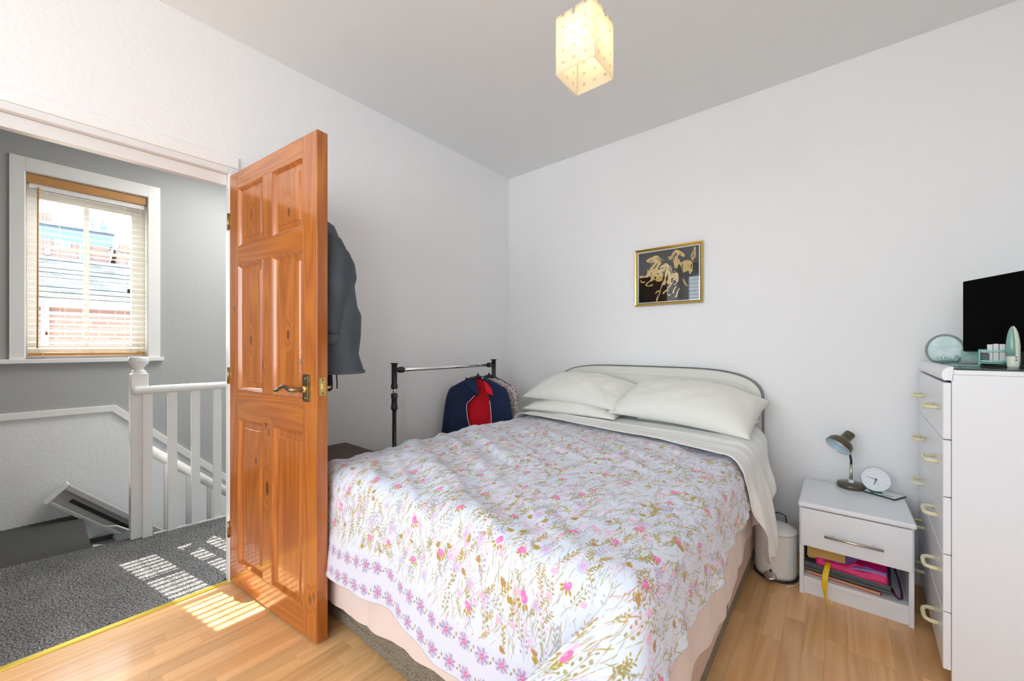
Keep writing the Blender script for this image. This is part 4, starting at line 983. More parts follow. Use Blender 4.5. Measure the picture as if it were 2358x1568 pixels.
# white top sheet folded over the duvet and spilling over the bedside edge
nu2, nv2 = 190, 110
a1, b1 = np.meshgrid(np.linspace(0, 1, nu2), np.linspace(0, 1, nv2))
sB = .47 + a1 * (2.44 - .47)
foot = np.interp(sB, [.47, .68, 1.0, 1.64, 1.90, 2.0, 2.2, 2.44], [-.62, -.64, -.685, -.79, -.89, -.93, -.86, -.74])
head = np.interp(sB, [.47, 1.9, 2.05, 2.25, 2.44], [-.10, -.10, -.28, -.42, -.62])
tB = foot + (head - foot) * b1
lift = .012 * smooth01((.18 - b1) / .18)
zB = .694 + .006 * vnoise(sB * 7, tB * 20, 31) + .007 * np.maximum(0, np.sin(tB * 52 + sB * 7 + 2 * vnoise(sB * 3, tB * 3, 32))) ** 2 * smooth01((b1 - .05) / .3) + lift * .6
X, Y, Z, d, ux, uy, phi, cn, ex = drape(sB, tB, zB, .075, .655, 1.915, -9, .13)
f2_ = smooth01(ex / .15)
wv = f2_ * (.015 * np.sin(Y * 30 + 1.5 * vnoise(sB * 4, tB * 4, 33)) + .006 * np.sin(Y * 75))
X += ux * (wv + .012 + .02 * smooth01(d / .4))
Z += f2_ * .0
ts = gridmesh('top_sheet', np.stack([X, Y, Z], -1).reshape(-1, 3), nv2, nu2, M['sheetw'], solid=.004)
tag(ts, 'plain white top sheet turned back between pillows and floral duvet', 'bed sheet')

# pillows
def pillow(label, W_, D_, T_, loc, rot, seed, flange=.0, m='pillow'):
    n = 56; u, v = np.meshgrid(np.linspace(-1, 1, n), np.linspace(-1, 1, n)); vs = []
    prof = ((1 - np.abs(u) ** 2.6) * (1 - np.abs(v) ** 2.2)).clip(0) ** .55
    pin = 1 - .07 * (1 - np.abs(v) ** 2) * 0
    xs = u * W_ / 2 * (1 - .06 * (1 - v * v) * np.abs(u) ** 6 * 0 + -.05 * (v * v - 0) * 0); ys = v * D_ / 2
    # sides draw in between the corners
    xs = xs * (1 - .045 * (1 - v ** 2) * u ** 4); ys = ys * (1 - .07 * (1 - u ** 2) * v ** 4)
    wr_ = .014 * (vnoise(u * 3 + seed, v * 3, seed) - .5) + .010 * np.sin((u * 6 + 4 * vnoise(u * 2, v * 2, seed + 2)) * 2.2) * (np.abs(u) ** 1.5) + .010 * (vnoise(u * 9, v * 5 + seed, seed + 3) - .5)
    sag = -.02 * u * u * T_ / .14
    top = prof * T_ * .62 + wr_ * prof + sag; bot = -prof * T_ * .38 + sag
    V1 = np.stack([xs, ys, top], -1).reshape(-1, 3); V2 = np.stack([xs, ys, bot], -1).reshape(-1, 3)
    me_v = np.concatenate([V1, V2]); F = []
    for i in range(n - 1):
        for j in range(n - 1):
            a = i * n + j; F.append((a, a + 1, a + n + 1, a + n)); a += n * n; F.append((a + n, a + n + 1, a + 1, a))
    rim = [j for j in range(n)] + [i * n + n - 1 for i in range(1, n)] + [(n - 1) * n + j for j in range(n - 2, -1, -1)] + [i * n for i in range(n - 2, 0, -1)]
    for k in range(len(rim)):
        a, b = rim[k], rim[(k + 1) % len(rim)]; F.append((b, a, a + n * n, b + n * n))
    me = bpy.data.meshes.new('pillow'); me.from_pydata([tuple(p) for p in me_v], [], F); me.materials.append(M[m])
    bm = bmesh.new(); bm.from_mesh(me); bmesh.ops.remove_doubles(bm, verts=bm.verts, dist=.0004); bmesh.ops.recalc_face_normals(bm, faces=bm.faces); bm.to_mesh(me); bm.free()
    for p in me.polygons: p.use_smooth = True
    o = bpy.data.objects.new('pillow', me); COL.objects.link(o); o.location = loc; o.rotation_euler = rot
    return tag(o, label, 'pillow', 'pillows on the bed')
pillow('flat cream pillow lying under another, nearest the clothes rail', .70, .40, .12, (.905, -.325, .742), (R(4), 0, R(1)), 3)
pillow('plump cream pillow stacked on top, nearest the clothes rail', .72, .42, .155, (.905, -.312, .856), (R(16), R(2), R(-1)), 5)
pillow('flat cream pillow almost hidden under the one nearest the desk lamp', .60, .30, .09, (1.655, -.265, .736), (R(3), 0, R(-1)), 7)
pillow('wide cream pillow with crumpled open end nearest the desk lamp', .78, .44, .19, (1.600, -.318, .820), (R(19), R(3), R(-4)), 9)

# ------------------------------------------------------------------ CLOTHES RAIL
cr = thing('clothes_rail', 'black and chrome clothes rail standing between bed and wall', 'clothes rail', (.25, 0, 0))
YN, YF = -1.367, -.483
for yv in (YN, YF):
    MB().tube([(0, yv, .08), (0, yv, .80)], .0125, 14).build('post', M['blackpole'], cr, True)
    MB().tube([(0, yv, .78), (0, yv, 1.03)], .0105, 14).build('inner_post', M['chrome'], cr, True)
    MB().lathe([(.0185, 0), (.0195, .006), (.0195, .026), (.017, .032), (.0165, .066), (.0195, .070), (.0195, .094), (.017, .098)], 18, c=(0, yv, .775)).build('clamp', M['black'], cr, True)
    MB().lathe([(.018, .898), (.0195, .902), (.0195, .922), (.0165, .928), (.0165, 1.045), (.024, 1.048), (.024, 1.052), (.0, 1.053)], 18, c=(0, yv, .002)).build('tee_joint', M['black'], cr, True)
    sg = 1 if yv == YN else -1
    MB().lathe([(.013, 0), (.013, .03), (.0185, .034), (.0185, .062), (.016, .066)], 18, M=Matrix.Rotation(R(-90 * sg), 3, 'X'), c=(0, yv, 1.012)).build('rail_socket', M['black'], cr, True)
    MB().tube([(-.17, yv, .035), (.20, yv, .035)], .0125, 10).build('foot_bar', M['blackpole'], cr, True)
    MB().tube([(0, yv, .03), (0, yv, .10)], .018, 12).build('foot_joint', M['black'], cr, True)
    for xx in (-.17, .20): MB().tube([(xx, yv, 0), (xx, yv, .045)], .015, 12).build('foot', M['black'], cr, True)
MB().tube([(0, YN + .06, 1.012), (0, YF - .06, 1.012)], .0115, 16).build('rail', M['chrome'], cr, True)
MB().tube([(0, YN, .06), (0, YF, .06)], .0105, 12).build('lower_bar', M['blackpole'], cr, True)

def hanger(name, label, loc, rz):
    t = thing(name, label, 'hanger', loc, rz, 'hangers on the clothes rail')
    hook = [(0, 0, -.07), (0, 0, -.04), (.006, 0, -.025), (.016, 0, -.012), (.0165, 0, .004), (.006, 0, .0155), (-.006, 0, .0145), (-.0155, 0, .004)]
    MB().tube(hook, .0018, 8).build('hook', M['chrome'], t, True)
    arm = MB()
    for sg in (-1, 1):
        arm.tube([(0, 0, -.082), (sg * .05, 0, -.100), (sg * .12, 0, -.135), (sg * .175, 0, -.168)], [.013, .012, .010, .008], 10, flat=(.6, 1))
    arm.build('arms', M['black'], t, True)
    MB().lathe([(.007, -.08), (.008, -.066), (.005, -.06)], 12).build('collar', M['black'], t, True)
    return t
# navy fleece with red lining, open at the front
JL, JR_ = Vector((.25, -.655, 1.012)), math.atan2(.22, .30)
hanger('clothes_hanger', 'black hanger inside the navy and red fleece jacket', JL, JR_)
jk = thing('fleece_jacket', 'navy fleece jacket with red lining hanging open on the rail', 'jacket', JL, JR_)
def sheet(name, m, parent, fn, nu_=24, nv_=40, th=.004):
    u, v = np.meshgrid(np.linspace(0, 1, nu_), np.linspace(0, 1, nv_)); x, y, z = fn(u, v)
    return gridmesh(name, np.stack([x, y, z], -1).reshape(-1, 3), nv_, nu_, m, parent, solid=th, solid_off=0)
def sh(u_): return -.080 - .085 * np.clip(np.abs(u_) / .185, 0, 1.2) ** 1.3      # shoulder line
ZB = -.62
def back(u, v):
    x = (-.19 + .38 * u); zt_ = sh(x) - .006; z = zt_ + (ZB - zt_) * v
    return x, .028 + .012 * np.sin(x * 30) * v + 0 * x, z
sheet('red_lining', M['red'], jk, back, 30, 40)
def edgeL(z): return np.interp(z, [-.62, -.43, -.38, -.30, -.27, -.22, -.18, -.11, -.08], [-.055, -.055, -.07, -.078, -.072, -.02, .0, -.02, -.03])
def edgeR(z): return np.interp(z, [-.62, -.42, -.34, -.25, -.18, -.12, -.08], [.105, .105, .102, .092, .075, .055, .04])
def frontL(u, v):
    zt0 = -.10; z = zt0 + (ZB - zt0) * v; xo = -.195 + 0 * z; xi = edgeL(z); x = xo + (xi - xo) * u
    z2 = np.minimum(z, sh(x)); return x, -.042 - .018 * np.sin(u * 3.1) + .008 * np.sin(x * 60 + v * 3) * v, z2
def frontR(u, v):
    zt0 = -.10; z = zt0 + (ZB - zt0) * v; xi = edgeR(z); xo = .195 + 0 * z; x = xi + (xo - xi) * u
    z2 = np.minimum(z, sh(x)); return x, -.042 - .018 * np.sin(u * 3.1) + .008 * np.sin(x * 60 + v * 3) * v, z2
sheet('front_panel', M['navy'], jk, frontL, 30, 50); sheet('front_panel', M['navy'], jk, frontR, 24, 50)
for sg in (-1, 1):
    def yoke(u, v):
        x = sg * (.042 + .15 * u); y = .032 - .078 * v; z = sh(x) + .010 - .012 * (2 * v - 1) ** 2; return x, y, z
    sheet('yoke', M['navy'], jk, yoke, 20, 10)
for sg in (-1, 1):
    MB().tube([(sg * .150, -.006, -.160), (sg * .174, -.008, -.185), (sg * .190, -.012, -.25), (sg * .206, -.016, -.36), (sg * .240, -.02, -.60)], [.030, .040, .043, .041, .038], 18, flat=(.75, 1.15)).build('sleeve', M['navy'], jk, True, sub=1)
zz_ = np.linspace(-.27, -.60, 26)
MB().tube([(float(edgeL(z)), -.050, z) for z in zz_], .0028, 6).tube([(float(edgeL(-.27)), -.052, -.27), (-.045, -.056, -.245), (-.018, -.06, -.215)], .0028, 6).build('piping', M['paper'], jk, True)
zz_ = np.linspace(-.25, -.60, 26)
MB().tube([(float(edgeR(z)), -.050, z) for z in zz_], .0028, 6).build('piping', M['paper'], jk, True)
def colL(u, v):
    x = -.085 + .085 * u + .02 * v * u; z = -.085 - .02 * u + (-.115 * v) * (.35 + .65 * u); return x, -.045 - .022 * v - .01 * u, z
sheet('collar', M['navy'], jk, colL, 12, 12, .006)
def colR(u, v):
    x = .050 + .05 * u + .02 * v; z = -.108 - .04 * u - (.085 * v) * (1 - .25 * u); return x, -.05 - .02 * v, z
sheet('collar', M['red'], jk, colR, 12, 12, .006)
MB().tube([(.03, -.02, -.088), (.075, -.035, -.112), (.125, -.05, -.155)], .005, 8).build('collar_trim', M['paper'], jk, True)
# grey flecked knit behind it
KL = Vector((.25, -.535, 1.012)); KR = math.atan2(.20, .30)
hanger('clothes_hanger', 'black hanger holding the grey flecked knit', KL, KR)
kn = thing('cardigan', 'grey flecked knitted cardigan behind the navy jacket on the rail', 'cardigan', KL, KR)
loft('body', [(-.10, 0, 0, .045, .03), (-.115, 0, 0, .09, .036), (-.15, 0, 0, .155, .042), (-.19, 0, 0, .175, .045), (-.4, 0, 0, .18, .05), (-.62, 0, 0, .19, .05)], M['knit'], kn, seed=21, fold=.004)
for sg in (-1, 1):
    MB().tube([(sg * .150, 0, -.160), (sg * .178, 0, -.19), (sg * .196, 0, -.27), (sg * .21, 0, -.60)], [.028, .038, .040, .036], 16, flat=(.75, 1)).build('sleeve', M['knit'], kn, True, sub=1)

# brown cabinet beside the bed
bc = thing('bedside_cabinet', 'dark brown wooden cabinet behind the pine door beside the bed', 'cabinet', (.012, -1.545, 0))
MB().box(.012, -.37, .02, .48, -.012, .553).build('body', M['brownbox'], bc, bevel=.002)
MB().box(0.002, -.385, .555, .495, 0, .578).build('top', M['brownbox'], bc, bevel=.004)
for (a, b) in ((.06, .29), (.31, .54)):
    dd_ = MB().box(.481, -.36, a, .495, -.022, b).build('drawer', M['brownbox'], bc, bevel=.002)
    MB().lathe([(.008, 0), (.012, .012), (.008, .018)], 12, M=Matrix.Rotation(R(90), 3, 'Y'), c=(.495, -.19, (a + b) / 2)).build('knob', M['agebrass'], dd_, True)
for (xx, yy_) in ((.04, -.34), (.45, -.34), (.04, -.04), (.45, -.04)): MB().box(xx - .015, yy_ - .015, 0, xx + .015, yy_ + .015, .02).build('foot', M['brownbox'], bc)

# ------------------------------------------------------------------ NIGHTSTAND
ns = thing('nightstand', 'white bedside unit with one drawer and open shelf', 'nightstand', (2.155, -.045, 0), R(0.0))
NW, ND = .380, .405        # local x 0..NW, y -ND..0
MB().box(0, -ND, 0, .016, 0, .410).build('side_panel', M['whitelam'], ns, bevel=.001)
MB().box(NW - .016, -ND, 0, NW, 0, .410).build('side_panel', M['whitelam'], ns, bevel=.001)
MB().box(.016, -.012, .06, NW - .016, -.002, .410).build('back_panel', M['whitelam'], ns)
MB().box(-.004, -ND - .022, .410, NW + .006, 0, .433).build('top', M['whitelam'], ns, bevel=.008, seg=4)
MB().box(.016, -ND + .010, .062, NW - .016, -.012, .080).build('shelf', M['whitelam'], ns, bevel=.001)
MB().box(.016, -ND + .016, 0.0, NW - .016, -ND + .032, .062).build('plinth', M['whitelam'], ns)
MB().box(.016, -ND + .03, .225, NW - .016, -.012, .235).build('drawer_base', M['whitelam'], ns)
nd = MB().box(.006, -ND - .014, .232, NW - .006, -ND + .002, .405).build('drawer', M['whitelam'], ns, bevel=.0015)
MB().tube([(.092, -ND - .040, .303), (.286, -ND - .040, .303)], .0055, 12).build('handle', M['steel'], nd, True)
for xx in (.122, .256): MB().tube([(xx, -ND - .014, .303), (xx, -ND - .040, .303)], .004, 10).build('handle_post', M['chrome'], nd, True)

# desk lamp
dk = thing('desk_lamp', 'olive brown gooseneck desk lamp on the white nightstand', 'lamp', (2.347, -.080, .433))
MB().lathe([(.054, 0), (.058, .003), (.058, .018), (.054, .023), (.015, .028), (.0, .028)], 36).build('base', M['olive'], dk, True)
MB().box(-.010, -.016, .022, .010, .004, .040).build('switch', M['paper'], dk, bevel=.003)
MB().tube([(0, 0, .025), (0, 0, .118)], .0062, 14).build('pole', M['steel'], dk, True)
gp = [(0, 0, .115), (0, 0, .14), (-.004, -.002, .165), (-.010, -.008, .19), (-.014, -.014, .205), (-.016, -.02, .222)]
MB().tube(gp, .005, 12).build('gooseneck', M['black'], dk, True)
axis = Vector((-.46, -.42, -.60)).normalized()         # the way the shade opens
Q = axis.to_track_quat('Z', 'Y').to_matrix()
apex = Vector((-.002, .000, .276))
shade_ = MB().lathe([(.0, -.002), (.021, .0), (.023, .006), (.023, .040), (.026, .046), (.044, .056), (.054, .070), (.0575, .088), (.0578, .096)], 36, M=Q, c=apex, cap=False).build('shade', M['olive'], dk, True)
MB().lathe([(.0575, .096), (.056, .090), (.052, .072), (.040, .058), (.022, .050), (.0, .050)], 36, M=Q, c=apex, cap=False).build('reflector', M['shadein'], shade_, True)
MB().lathe([(.0572, .0945), (.0590, .096), (.0572, .0975), (.0560, .096), (.0572, .0945)], 36, M=Q, c=apex, cap=False).build('rim', M['chrome'], shade_, True)
MB().lathe([(.012, .05), (.014, .056), (.024, .066), (.026, .076), (.018, .086), (.0, .09)], 20, M=Q, c=apex).build('bulb', mat('unlit_bulb', (.62, .72, .75, 1), .08), dk, True)

# clock on a glass-topped pad
tb = thing('tablet', 'dark edged flat tablet under the clock on the nightstand', 'tablet', (2.466, -.112, .433), R(-28))
MB().box(-.062, -.045, 0, .062, .055, .007).build('body', M['black'], tb, bevel=.002)
MB().box(-.060, -.043, .0068, .060, .053, .0085).build('glass_face', M['paper'], tb, bevel=.0005)
cl = thing('clock', 'small round white clock leaning back on its stand', 'clock', (2.438, -.125, .4415), R(10))
Qc = Matrix.Rotation(R(0), 3, 'Z') @ Matrix.Rotation(R(76), 3, 'X')
cc_ = Vector((0, .012, .060)); cr_ = .0555
MB().lathe([(.0, -.012), (cr_ * .9, -.012), (cr_, -.006), (cr_, .010), (cr_ * .965, .013), (cr_ * .955, .010)], 40, M=Qc, c=cc_, cap=False).build('case', M['whiteen'], cl, True)
MB().lathe([(.0, .0095), (cr_ * .96, .0095)], 40, M=Qc, c=cc_, cap=False).build('dial', M['clockface'], cl)
def hand(name, ang, L_, w_, z_, back_=.006):
    d2 = Vector((math.sin(ang), math.cos(ang), 0)); p2 = Vector((d2.y, -d2.x, 0))
    pts = [d2 * -back_ + p2 * w_, d2 * -back_ - p2 * w_, d2 * L_ - p2 * w_ * .6, d2 * L_ + p2 * w_ * .6]
    vs = [cc_ + Qc @ Vector((p.x, p.y, z_)) for p in pts] + [cc_ + Qc @ Vector((p.x, p.y, z_ + .0006)) for p in pts]
    MB().add(vs, [(0, 1, 2, 3), (7, 6, 5, 4), (0, 4, 5, 1), (1, 5, 6, 2), (2, 6, 7, 3), (3, 7, 4, 0)]).build(name, M['black'], cl)
hand('minute_hand', R(-74), .038, .0012, .0105); hand('hour_hand', R(199), .027, .0016, .0112); hand('second_hand', R(163), .032, .0004, .0118)
for k in range(12):
    a = R(30 * k); dA = Vector((math.sin(a), math.cos(a), 0)); pA = Vector((dA.y, -dA.x, 0))
    vs = [cc_ + Qc @ (dA * r_ + pA * w_ + Vector((0, 0, .0098))) for r_, w_ in ((.040, .0004), (.046, .0004), (.046, -.0004), (.040, -.0004))]
    MB().add(vs, [(0, 1, 2, 3)]).build('hour_mark', M['greyplastic'], cl)
MB().box(-.022, -.016, 0, .022, .034, .004).tube([(-.018, .01, .003), (-.016, .012, .018)], .004, 8).tube([(.018, .01, .003), (.016, .012, .018)], .004, 8).build('stand', M['tealdk'], cl)
MB().box(.012, -.036, .0, .055, -.033, .0015).build('glasses_arm', M['greyplastic'], cl)

# things on the open shelf (shelf top z=.080)
bk = thing('book', 'thin tan edged hardback at the bottom of the shelf pile', 'book', (2.318, -.278, .0805), R(-4))
MB().box(-.13, -.135, 0, .13, .11, .003).box(-.13, -.135, .012, .13, .11, .015).build('cover', mat('red_book_cover', (.42, .05, .035, 1), .5), bk, bevel=.001)
MB().box(-.128, -.133, .003, .126, .108, .012).build('pages', mat('tan_pages', (.62, .42, .24, 1), .8), bk)
lt = thing('laptop', 'closed grey laptop lying on the thin hardback in the shelf', 'laptop', (2.328, -.262, .0965), R(-3.5))
MB().box(-.152, -.15, 0, .152, .10, .012).build('base', M['greyplastic'], lt, bevel=.004)
MB().box(-.150, -.148, .0128, .150, .10, .036).build('lid', M['greyplastic'], lt, bevel=.004)
pk = mat('pink_lilac_print', (.42, .28, .70, 1), .6)
t_ = pk.node_tree; N_ = t_.nodes.new; tcn = N_('ShaderNodeTexCoord'); nz = N_('ShaderNodeTexNoise'); nz.inputs['Scale'].default_value = 13; nz.inputs['Detail'].default_value = .5
rmp = N_('ShaderNodeValToRGB'); rmp.color_ramp.interpolation = 'CONSTANT'; e = rmp.color_ramp.elements; e[0].color = (.36, .22, .68, 1); e[0].position = 0; e[1].color = (.74, .005, .17, 1); e[1].position = .63
e.new(.47).color = (.44, .28, .72, 1)
t_.links.new(tcn.outputs['Object'], nz.inputs['Vector']); t_.links.new(nz.outputs['Fac'], rmp.inputs[0]); t_.links.new(rmp.outputs[0], t_.nodes['Principled BSDF'].inputs['Base Color'])
bgp = thing('gift_bag', 'folded lilac and magenta bag on the grey laptop', 'bag', (2.345, -.265, .1335), R(-5))
def bagf(u, v):
    x = -.118 + .242 * u; y = -.145 + .22 * v; z = .030 + .040 * v + .006 * np.sin(u * 9) + .006 * vnoise(u * 5, v * 5, 3); return x, y, z
sheet('lilac_side', pk, bgp, bagf, 24, 20, .003)
def bagl(u, v):
    x = -.118 + .245 * u; y = -.150 + .01 * v; z = .004 + (.026 + .004 * np.sin(u * 9)) * v - .003 * np.sin(u * 12); return x, y, z
sheet('magenta_side', M['magenta'], bgp, bagl, 24, 8, .003)
MB().box(-.116, -.146, 0.0, .120, .07, .006).build('bag_base', M['magenta'], bgp)
MB().tube([(.05, -.150, .052), (.02, -.155, .055), (-.005, -.156, .036), (-.09, -.156, .03)], [.006, .012, .010, .003], 8, flat=(1, .5)).build('magenta_fold', M['magenta'], bgp, True)
hc = MB().tube([(2.475, -.36, .10), (2.482, -.40, .093), (2.493, -.415, .088), (2.503, -.405, .09), (2.505, -.37, .10), (2.500, -.33, .13), (2.49, -.28, .16)], .0042, 8).build('cable', mat('plum_cable', (.10, .015, .06, 1), .5), smooth=True)
tag(hc, 'dark plum cable looped beside the magenta bag', 'cable')
gb = thing('gold_box', 'tan gold card box tilted on the shelf pile with a yellow ribbon', 'box', (2.252, -.340, .190), 0, rot=(R(40), R(-4), R(-2)))
MB().box(-.068, -.060, 0, .068, .03, .022).build('box_body', M['gilt'], gb, bevel=.0015)
MB().box(-.070, -.061, .022, .070, .031, .026).build('lid', M['gilt'], gb, bevel=.001)
rbp = [(2.262, -.395, .160), (2.258, -.440, .158), (2.250, -.470, .125), (2.246, -.478, .085), (2.249, -.474, .045), (2.252, -.474, .012), (2.268, -.486, .003), (2.292, -.505, .002)]
rbm = MB(); wv_ = [.008, .011, .012, .011, .006, .004, .006, .003]; lf_ = []
for (p, w_) in zip(rbp, wv_): lf_.append([(p[0] - w_, p[1], p[2]), (p[0] + w_, p[1] - .003, p[2])])
rbm.grid(lf_); ro_ = rbm.build('ribbon', M['yellow'], smooth=True, solid=.001, sub=2); tag(ro_, 'yellow ribbon trailing from the shelf to the floor', 'ribbon')

# pedal bin
pb = thing('pedal_bin', 'small white enamel pedal bin between bed and nightstand', 'bin', (2.050, -.335, 0))
MB().lathe([(.093, 0), (.095, .003), (.095, .010), (.091, .013)], 40).build('base_ring', M['black'], pb, True)
MB().lathe([(.090, .011), (.0905, .03), (.0895, .215), (.090, .222), (.088, .226)], 40).build('body', M['whiteen'], pb, True)
MB().lathe([(.0915, .222), (.092, .232), (.088, .240), (.060, .249), (.030, .253), (.0, .254)], 40).build('lid', M['whiteen'], pb, True)
pd = MB().lathe([(.024, 0), (.025, .003), (.022, .007), (.012, .008), (.0, .0075)], 24, M=Matrix.Rotation(R(28), 3, 'X') @ Matrix.Scale(1.1, 3, Vector((1, 0, 0))), c=(-.012, -.106, .030)).build('pedal', M['steel'], pb, True)
MB().box(-.016, -.092, .030, -.006, -.086, .056).build('pedal_slot', M['black'], pb)
MB().tube([(-.02, .05, .255), (-.018, .052, .287), (.01, .056, .292), (.038, .052, .284), (.042, .045, .252)], .0035, 8).build('handle', M['black'], pb, True)
wc = MB().tube([(2.135, -.24, .004), (2.148, -.30, .006), (2.150, -.36, .004), (2.138, -.41, .004), (2.105, -.445, .004)], .0025, 6).build('cable', M['cord'], smooth=True)
tag(wc, 'thin white cable on the floor beside the pedal bin', 'cable')

# ------------------------------------------------------------------ TALL CHEST OF DRAWERS
ch = thing('chest_of_drawers', 'tall white five drawer chest with cream bow handles', 'chest of drawers', (2.566, -.790, 0), R(-2.16))
CW, CD = .765, .45
FT = .020
MB().box(FT, 0, 0, CD, .018, 1.060).build('side_panel', M['whitelam'], ch, bevel=.001)
MB().box(FT, CW - .018, 0, CD, CW, 1.060).build('side_panel', M['whitelam'], ch, bevel=.001)
MB().box(CD - .012, .018, .05, CD - .004, CW - .018, 1.06).build('back_panel', M['whitelam'], ch)
MB().box(FT + .035, .018, 0, FT + .050, CW - .018, .07).build('plinth', M['whitelam'], ch)
MB().box(FT + .004, .0005, 1.0605, CD, CW - .0005, 1.0755).build('top', M['whitelam'], ch, bevel=.001)
tmp_ = [(.003, 1.040)] + [(.021 - .024 * math.cos(R(q)), 1.058 + .0285 * math.sin(R(q))) for q in range(-20, 91, 10)] + [(.0235, 1.0862), (.0235, 1.040)]
MB().prism(tmp_, lambda p: (p[0], 0.0, p[1]), lambda p: (p[0], CW, p[1])).build('top_moulding', M['whitelam'], ch)
zs_ = [.069, .262, .455, .648, .841, 1.034]
hprof = None
for k in range(5):
    a, b = zs_[k] + .0016, zs_[k + 1] - .0016
    dd_ = MB().box(0, .0005, a, FT - .001, CW - .0005, b).build('drawer', M['whitelam'], ch, bevel=.0025, seg=3)
    MB().box(FT, .022, a + .01, CD - .03, CW - .022, b - .03).build('drawer_box', M['whitelam'], dd_)
    zc = (a + b) / 2 - .002
    for yc in (.165, .585):
        pts = [(.002, yc - .052, zc), (-.020, yc - .050, zc), (-.030, yc - .040, zc - .001), (-.033, yc - .02, zc - .002), (-.033, yc + .02, zc - .002), (-.030, yc + .040, zc - .001), (-.020, yc + .050, zc), (.002, yc + .052, zc)]
        MB().tube(pts, [.0075, .0068, .0066, .0064, .0064, .0066, .0068, .0075], 10, flat=(1, 1)).build('handle', M['cream'], dd_, True)

# glass sheet and the things on top
gt = MB().box(.030, .004, 1.0757, .445, .760, 1.0815).build('glass_sheet', M['tealglass'])
gt.location = ch.location; gt.rotation_euler = ch.rotation_euler
tag(gt, 'green tinted glass sheet covering the top of the white chest', 'glass sheet')
# round glass ornament
go = thing('glass_ornament', 'round clear glass ornament with flat foot on the chest', 'ornament', (2.655, -.205, 1.0818), R(-9))
rr_ = .066; zc = .056
arc = [a for a in np.linspace(R(-52), R(232), 40)]
prf = [(math.cos(a) * rr_, zc + math.sin(a) * rr_) for a in arc]
prf = [(x * .86, z) for x, z in prf]
prf_i = [(x * .90, zc + (z - zc) * .90) for x, z in prf]
MB().tube([(x, 0, z) for x, z in prf] , .0042, 10, closed=True).build('glass_rim', mat('thick_glass_rim', (.26, .31, .30, 1), .06), go, True)
MB().prism(prf_i, lambda p: (p[0], -.012, p[1]), lambda p: (p[0], .012, p[1])).build('glass_body', M['tealglass'], go)
MB().prism(prf_i, lambda p: (p[0], .004, p[1]), lambda p: (p[0], .006, p[1])).build('silver_disc', mat('etched_silver', (.62, .65, .64, 1), .35, var=.25, vscale=22), go)
MB().box(-.036, -.010, .006, .040, .003, .017).build('green_foot', M['tealdk'], go, bevel=.003)
for (x, r_) in ((-.022, .006), (-.004, .008), (.012, .006), (.034, .009)): MB().lathe([(r_ * .6, 0), (r_, r_), (r_ * .5, r_ * 2.2), (0, r_ * 2.4)], 10, c=(x, -.003, .015)).build('figurine', M['steel'] if x < .03 else M['tealdk'], go, True)
# card behind
cd_ = thing('greeting_card', 'pale teal card leaning behind the round ornament', 'card', (2.715, -.315, 1.0818), 0, rot=(R(-24), 0, R(-8)))
MB().box(-.030, -.001, .012, .032, .001, .066).build('card', mat('teal_card', (.36, .56, .52, 1), .5, var=.3, vscale=30), cd_)
MB().box(.030, -.0015, .012, .033, .0015, .066).build('card_edge', M['paper'], cd_)
pp = thing('leaflet', 'pale folded leaflet flat on the glass sheet of the chest', 'leaflet', (2.70, -.42, 1.0818), R(52))
MB().box(-.07, -.05, 0, .07, .05, .003).build('sheet', mat('leaflet_print', (.45, .58, .56, 1), .5, var=.5, vscale=25), pp)
MB().box(-.05, -.04, .003, .06, .03, .006).build('cover', mat('leaflet_dark', (.12, .2, .22, 1), .5, var=.5, vscale=40), pp)
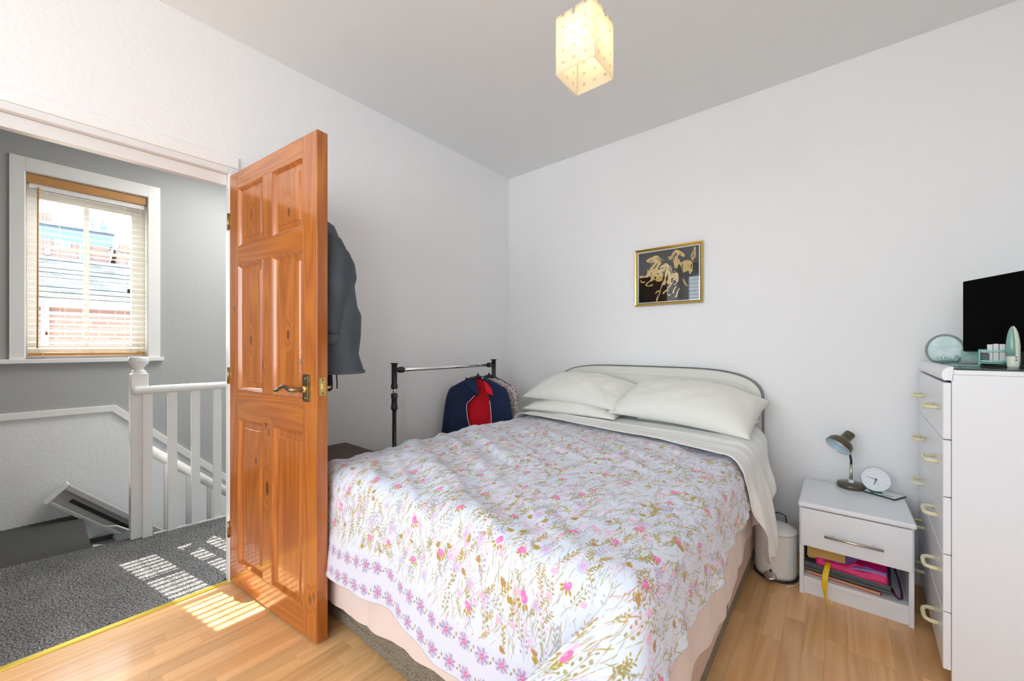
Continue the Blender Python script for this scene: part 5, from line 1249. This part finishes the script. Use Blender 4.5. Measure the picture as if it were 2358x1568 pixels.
# acrylic organizer and its contents
og = thing('organizer', 'teal acrylic desk organizer on the chest before the television', 'organizer', (2.738, -.50, 1.0875), R(-9))
for x in (-.041, .037): MB().box(x, -.03, -.004, x + .005, .03, .056).build('end_plate', M['teal'], og, bevel=.002)
for z in (.010, .047): MB().box(-.036, -.03, z, .037, -.026, z + .006).build('front_bar', M['teal'], og, bevel=.001)
MB().box(-.036, -.03, .004, .037, .03, .008).build('tray', M['tealdk'], og)
MB().box(-.036, .026, .004, .037, .030, .056).build('back_plate', M['tealglass'], og)
for k, (x, w_, h_) in enumerate(((-.013, .013, .074), (.001, .013, .076), (.0155, .013, .075), (.029, .011, .062))):
    o = MB().box(2.738 - w_ / 2, -.51, 0, 2.738 + w_ / 2, -.49, h_ - .0085).build('carton', M['paper'], bevel=.001)
    a = R(-9); o.data.transform(Matrix.Translation((-2.738, .50, 0))); o.location = (2.738 + x * math.cos(a), -.50 + x * math.sin(a), 1.0960); o.rotation_euler = (0, 0, a)
    tag(o, ('white carton in the teal organizer standing next to the dark pot', 'white carton in the teal organizer, second from the dark pot', 'white carton in the teal organizer, third from the dark pot', 'shortest white carton in the teal organizer, at the thermometer end')[k], 'carton', 'white cartons in the teal organizer')
o = MB().box(-.012, -.012, 0, .012, .012, .034).build('ink_pot', M['greyplastic'], bevel=.003); a = R(-9)
o.location = (2.738 - .026 * math.cos(a), -.50 - .026 * math.sin(a), 1.0960); o.rotation_euler = (0, 0, a); tag(o, 'dark grey pot in the end of the teal organizer', 'pot')
# trimmer / thermometer shape
tm = thing('ear_thermometer', 'upright pointed oval cream and teal thermometer on the chest', 'thermometer', (2.752, -.625, 1.0818), R(-12))
prf = [(.0125, 0), (.0138, .01), (.0155, .04), (.0158, .07), (.0142, .095), (.0108, .118), (.0065, .133), (.0025, .1405), (.0, .1415)]
MB().lathe(prf, 24, M=Matrix.Scale(.7, 3, Vector((0, 1, 0)))).build('body', mat('pale_cream_plastic', (.78, .80, .66, 1), .3), tm, True)
MB().lathe([(r_ * .86, z) for r_, z in prf if z > .03], 24, M=Matrix.Scale(.84, 3, Vector((0, 1, 0))), c=(-.0030, -.0012, -.001)).build('window', mat('teal_smoke', (.22, .42, .36, 1), .15), tm, True)
for z in (.038, .048): MB().lathe([(.0022, 0), (.0022, .002)], 10, M=Matrix.Rotation(R(90), 3, 'X'), c=(.006, -.0105, z - .012)).build('button', M['black'], tm)
# television
tv = thing('television', 'black flat television angled on the white chest', 'television', (2.685, -.336, 1.0818), math.atan2(-.912, .41))
MB().box(0, .0, .050, .53, .028, .336).build('casing', M['black'], tv, bevel=.006)
MB().box(.004, -.002, .054, .526, .002, .334).build('screen', M['screen'], tv, bevel=.001)
MB().box(.23, .008, .008, .30, .022, .06).build('neck', M['black'], tv)
MB().box(.14, -.04, 0, .39, .07, .008).build('foot', M['black'], tv, bevel=.003)
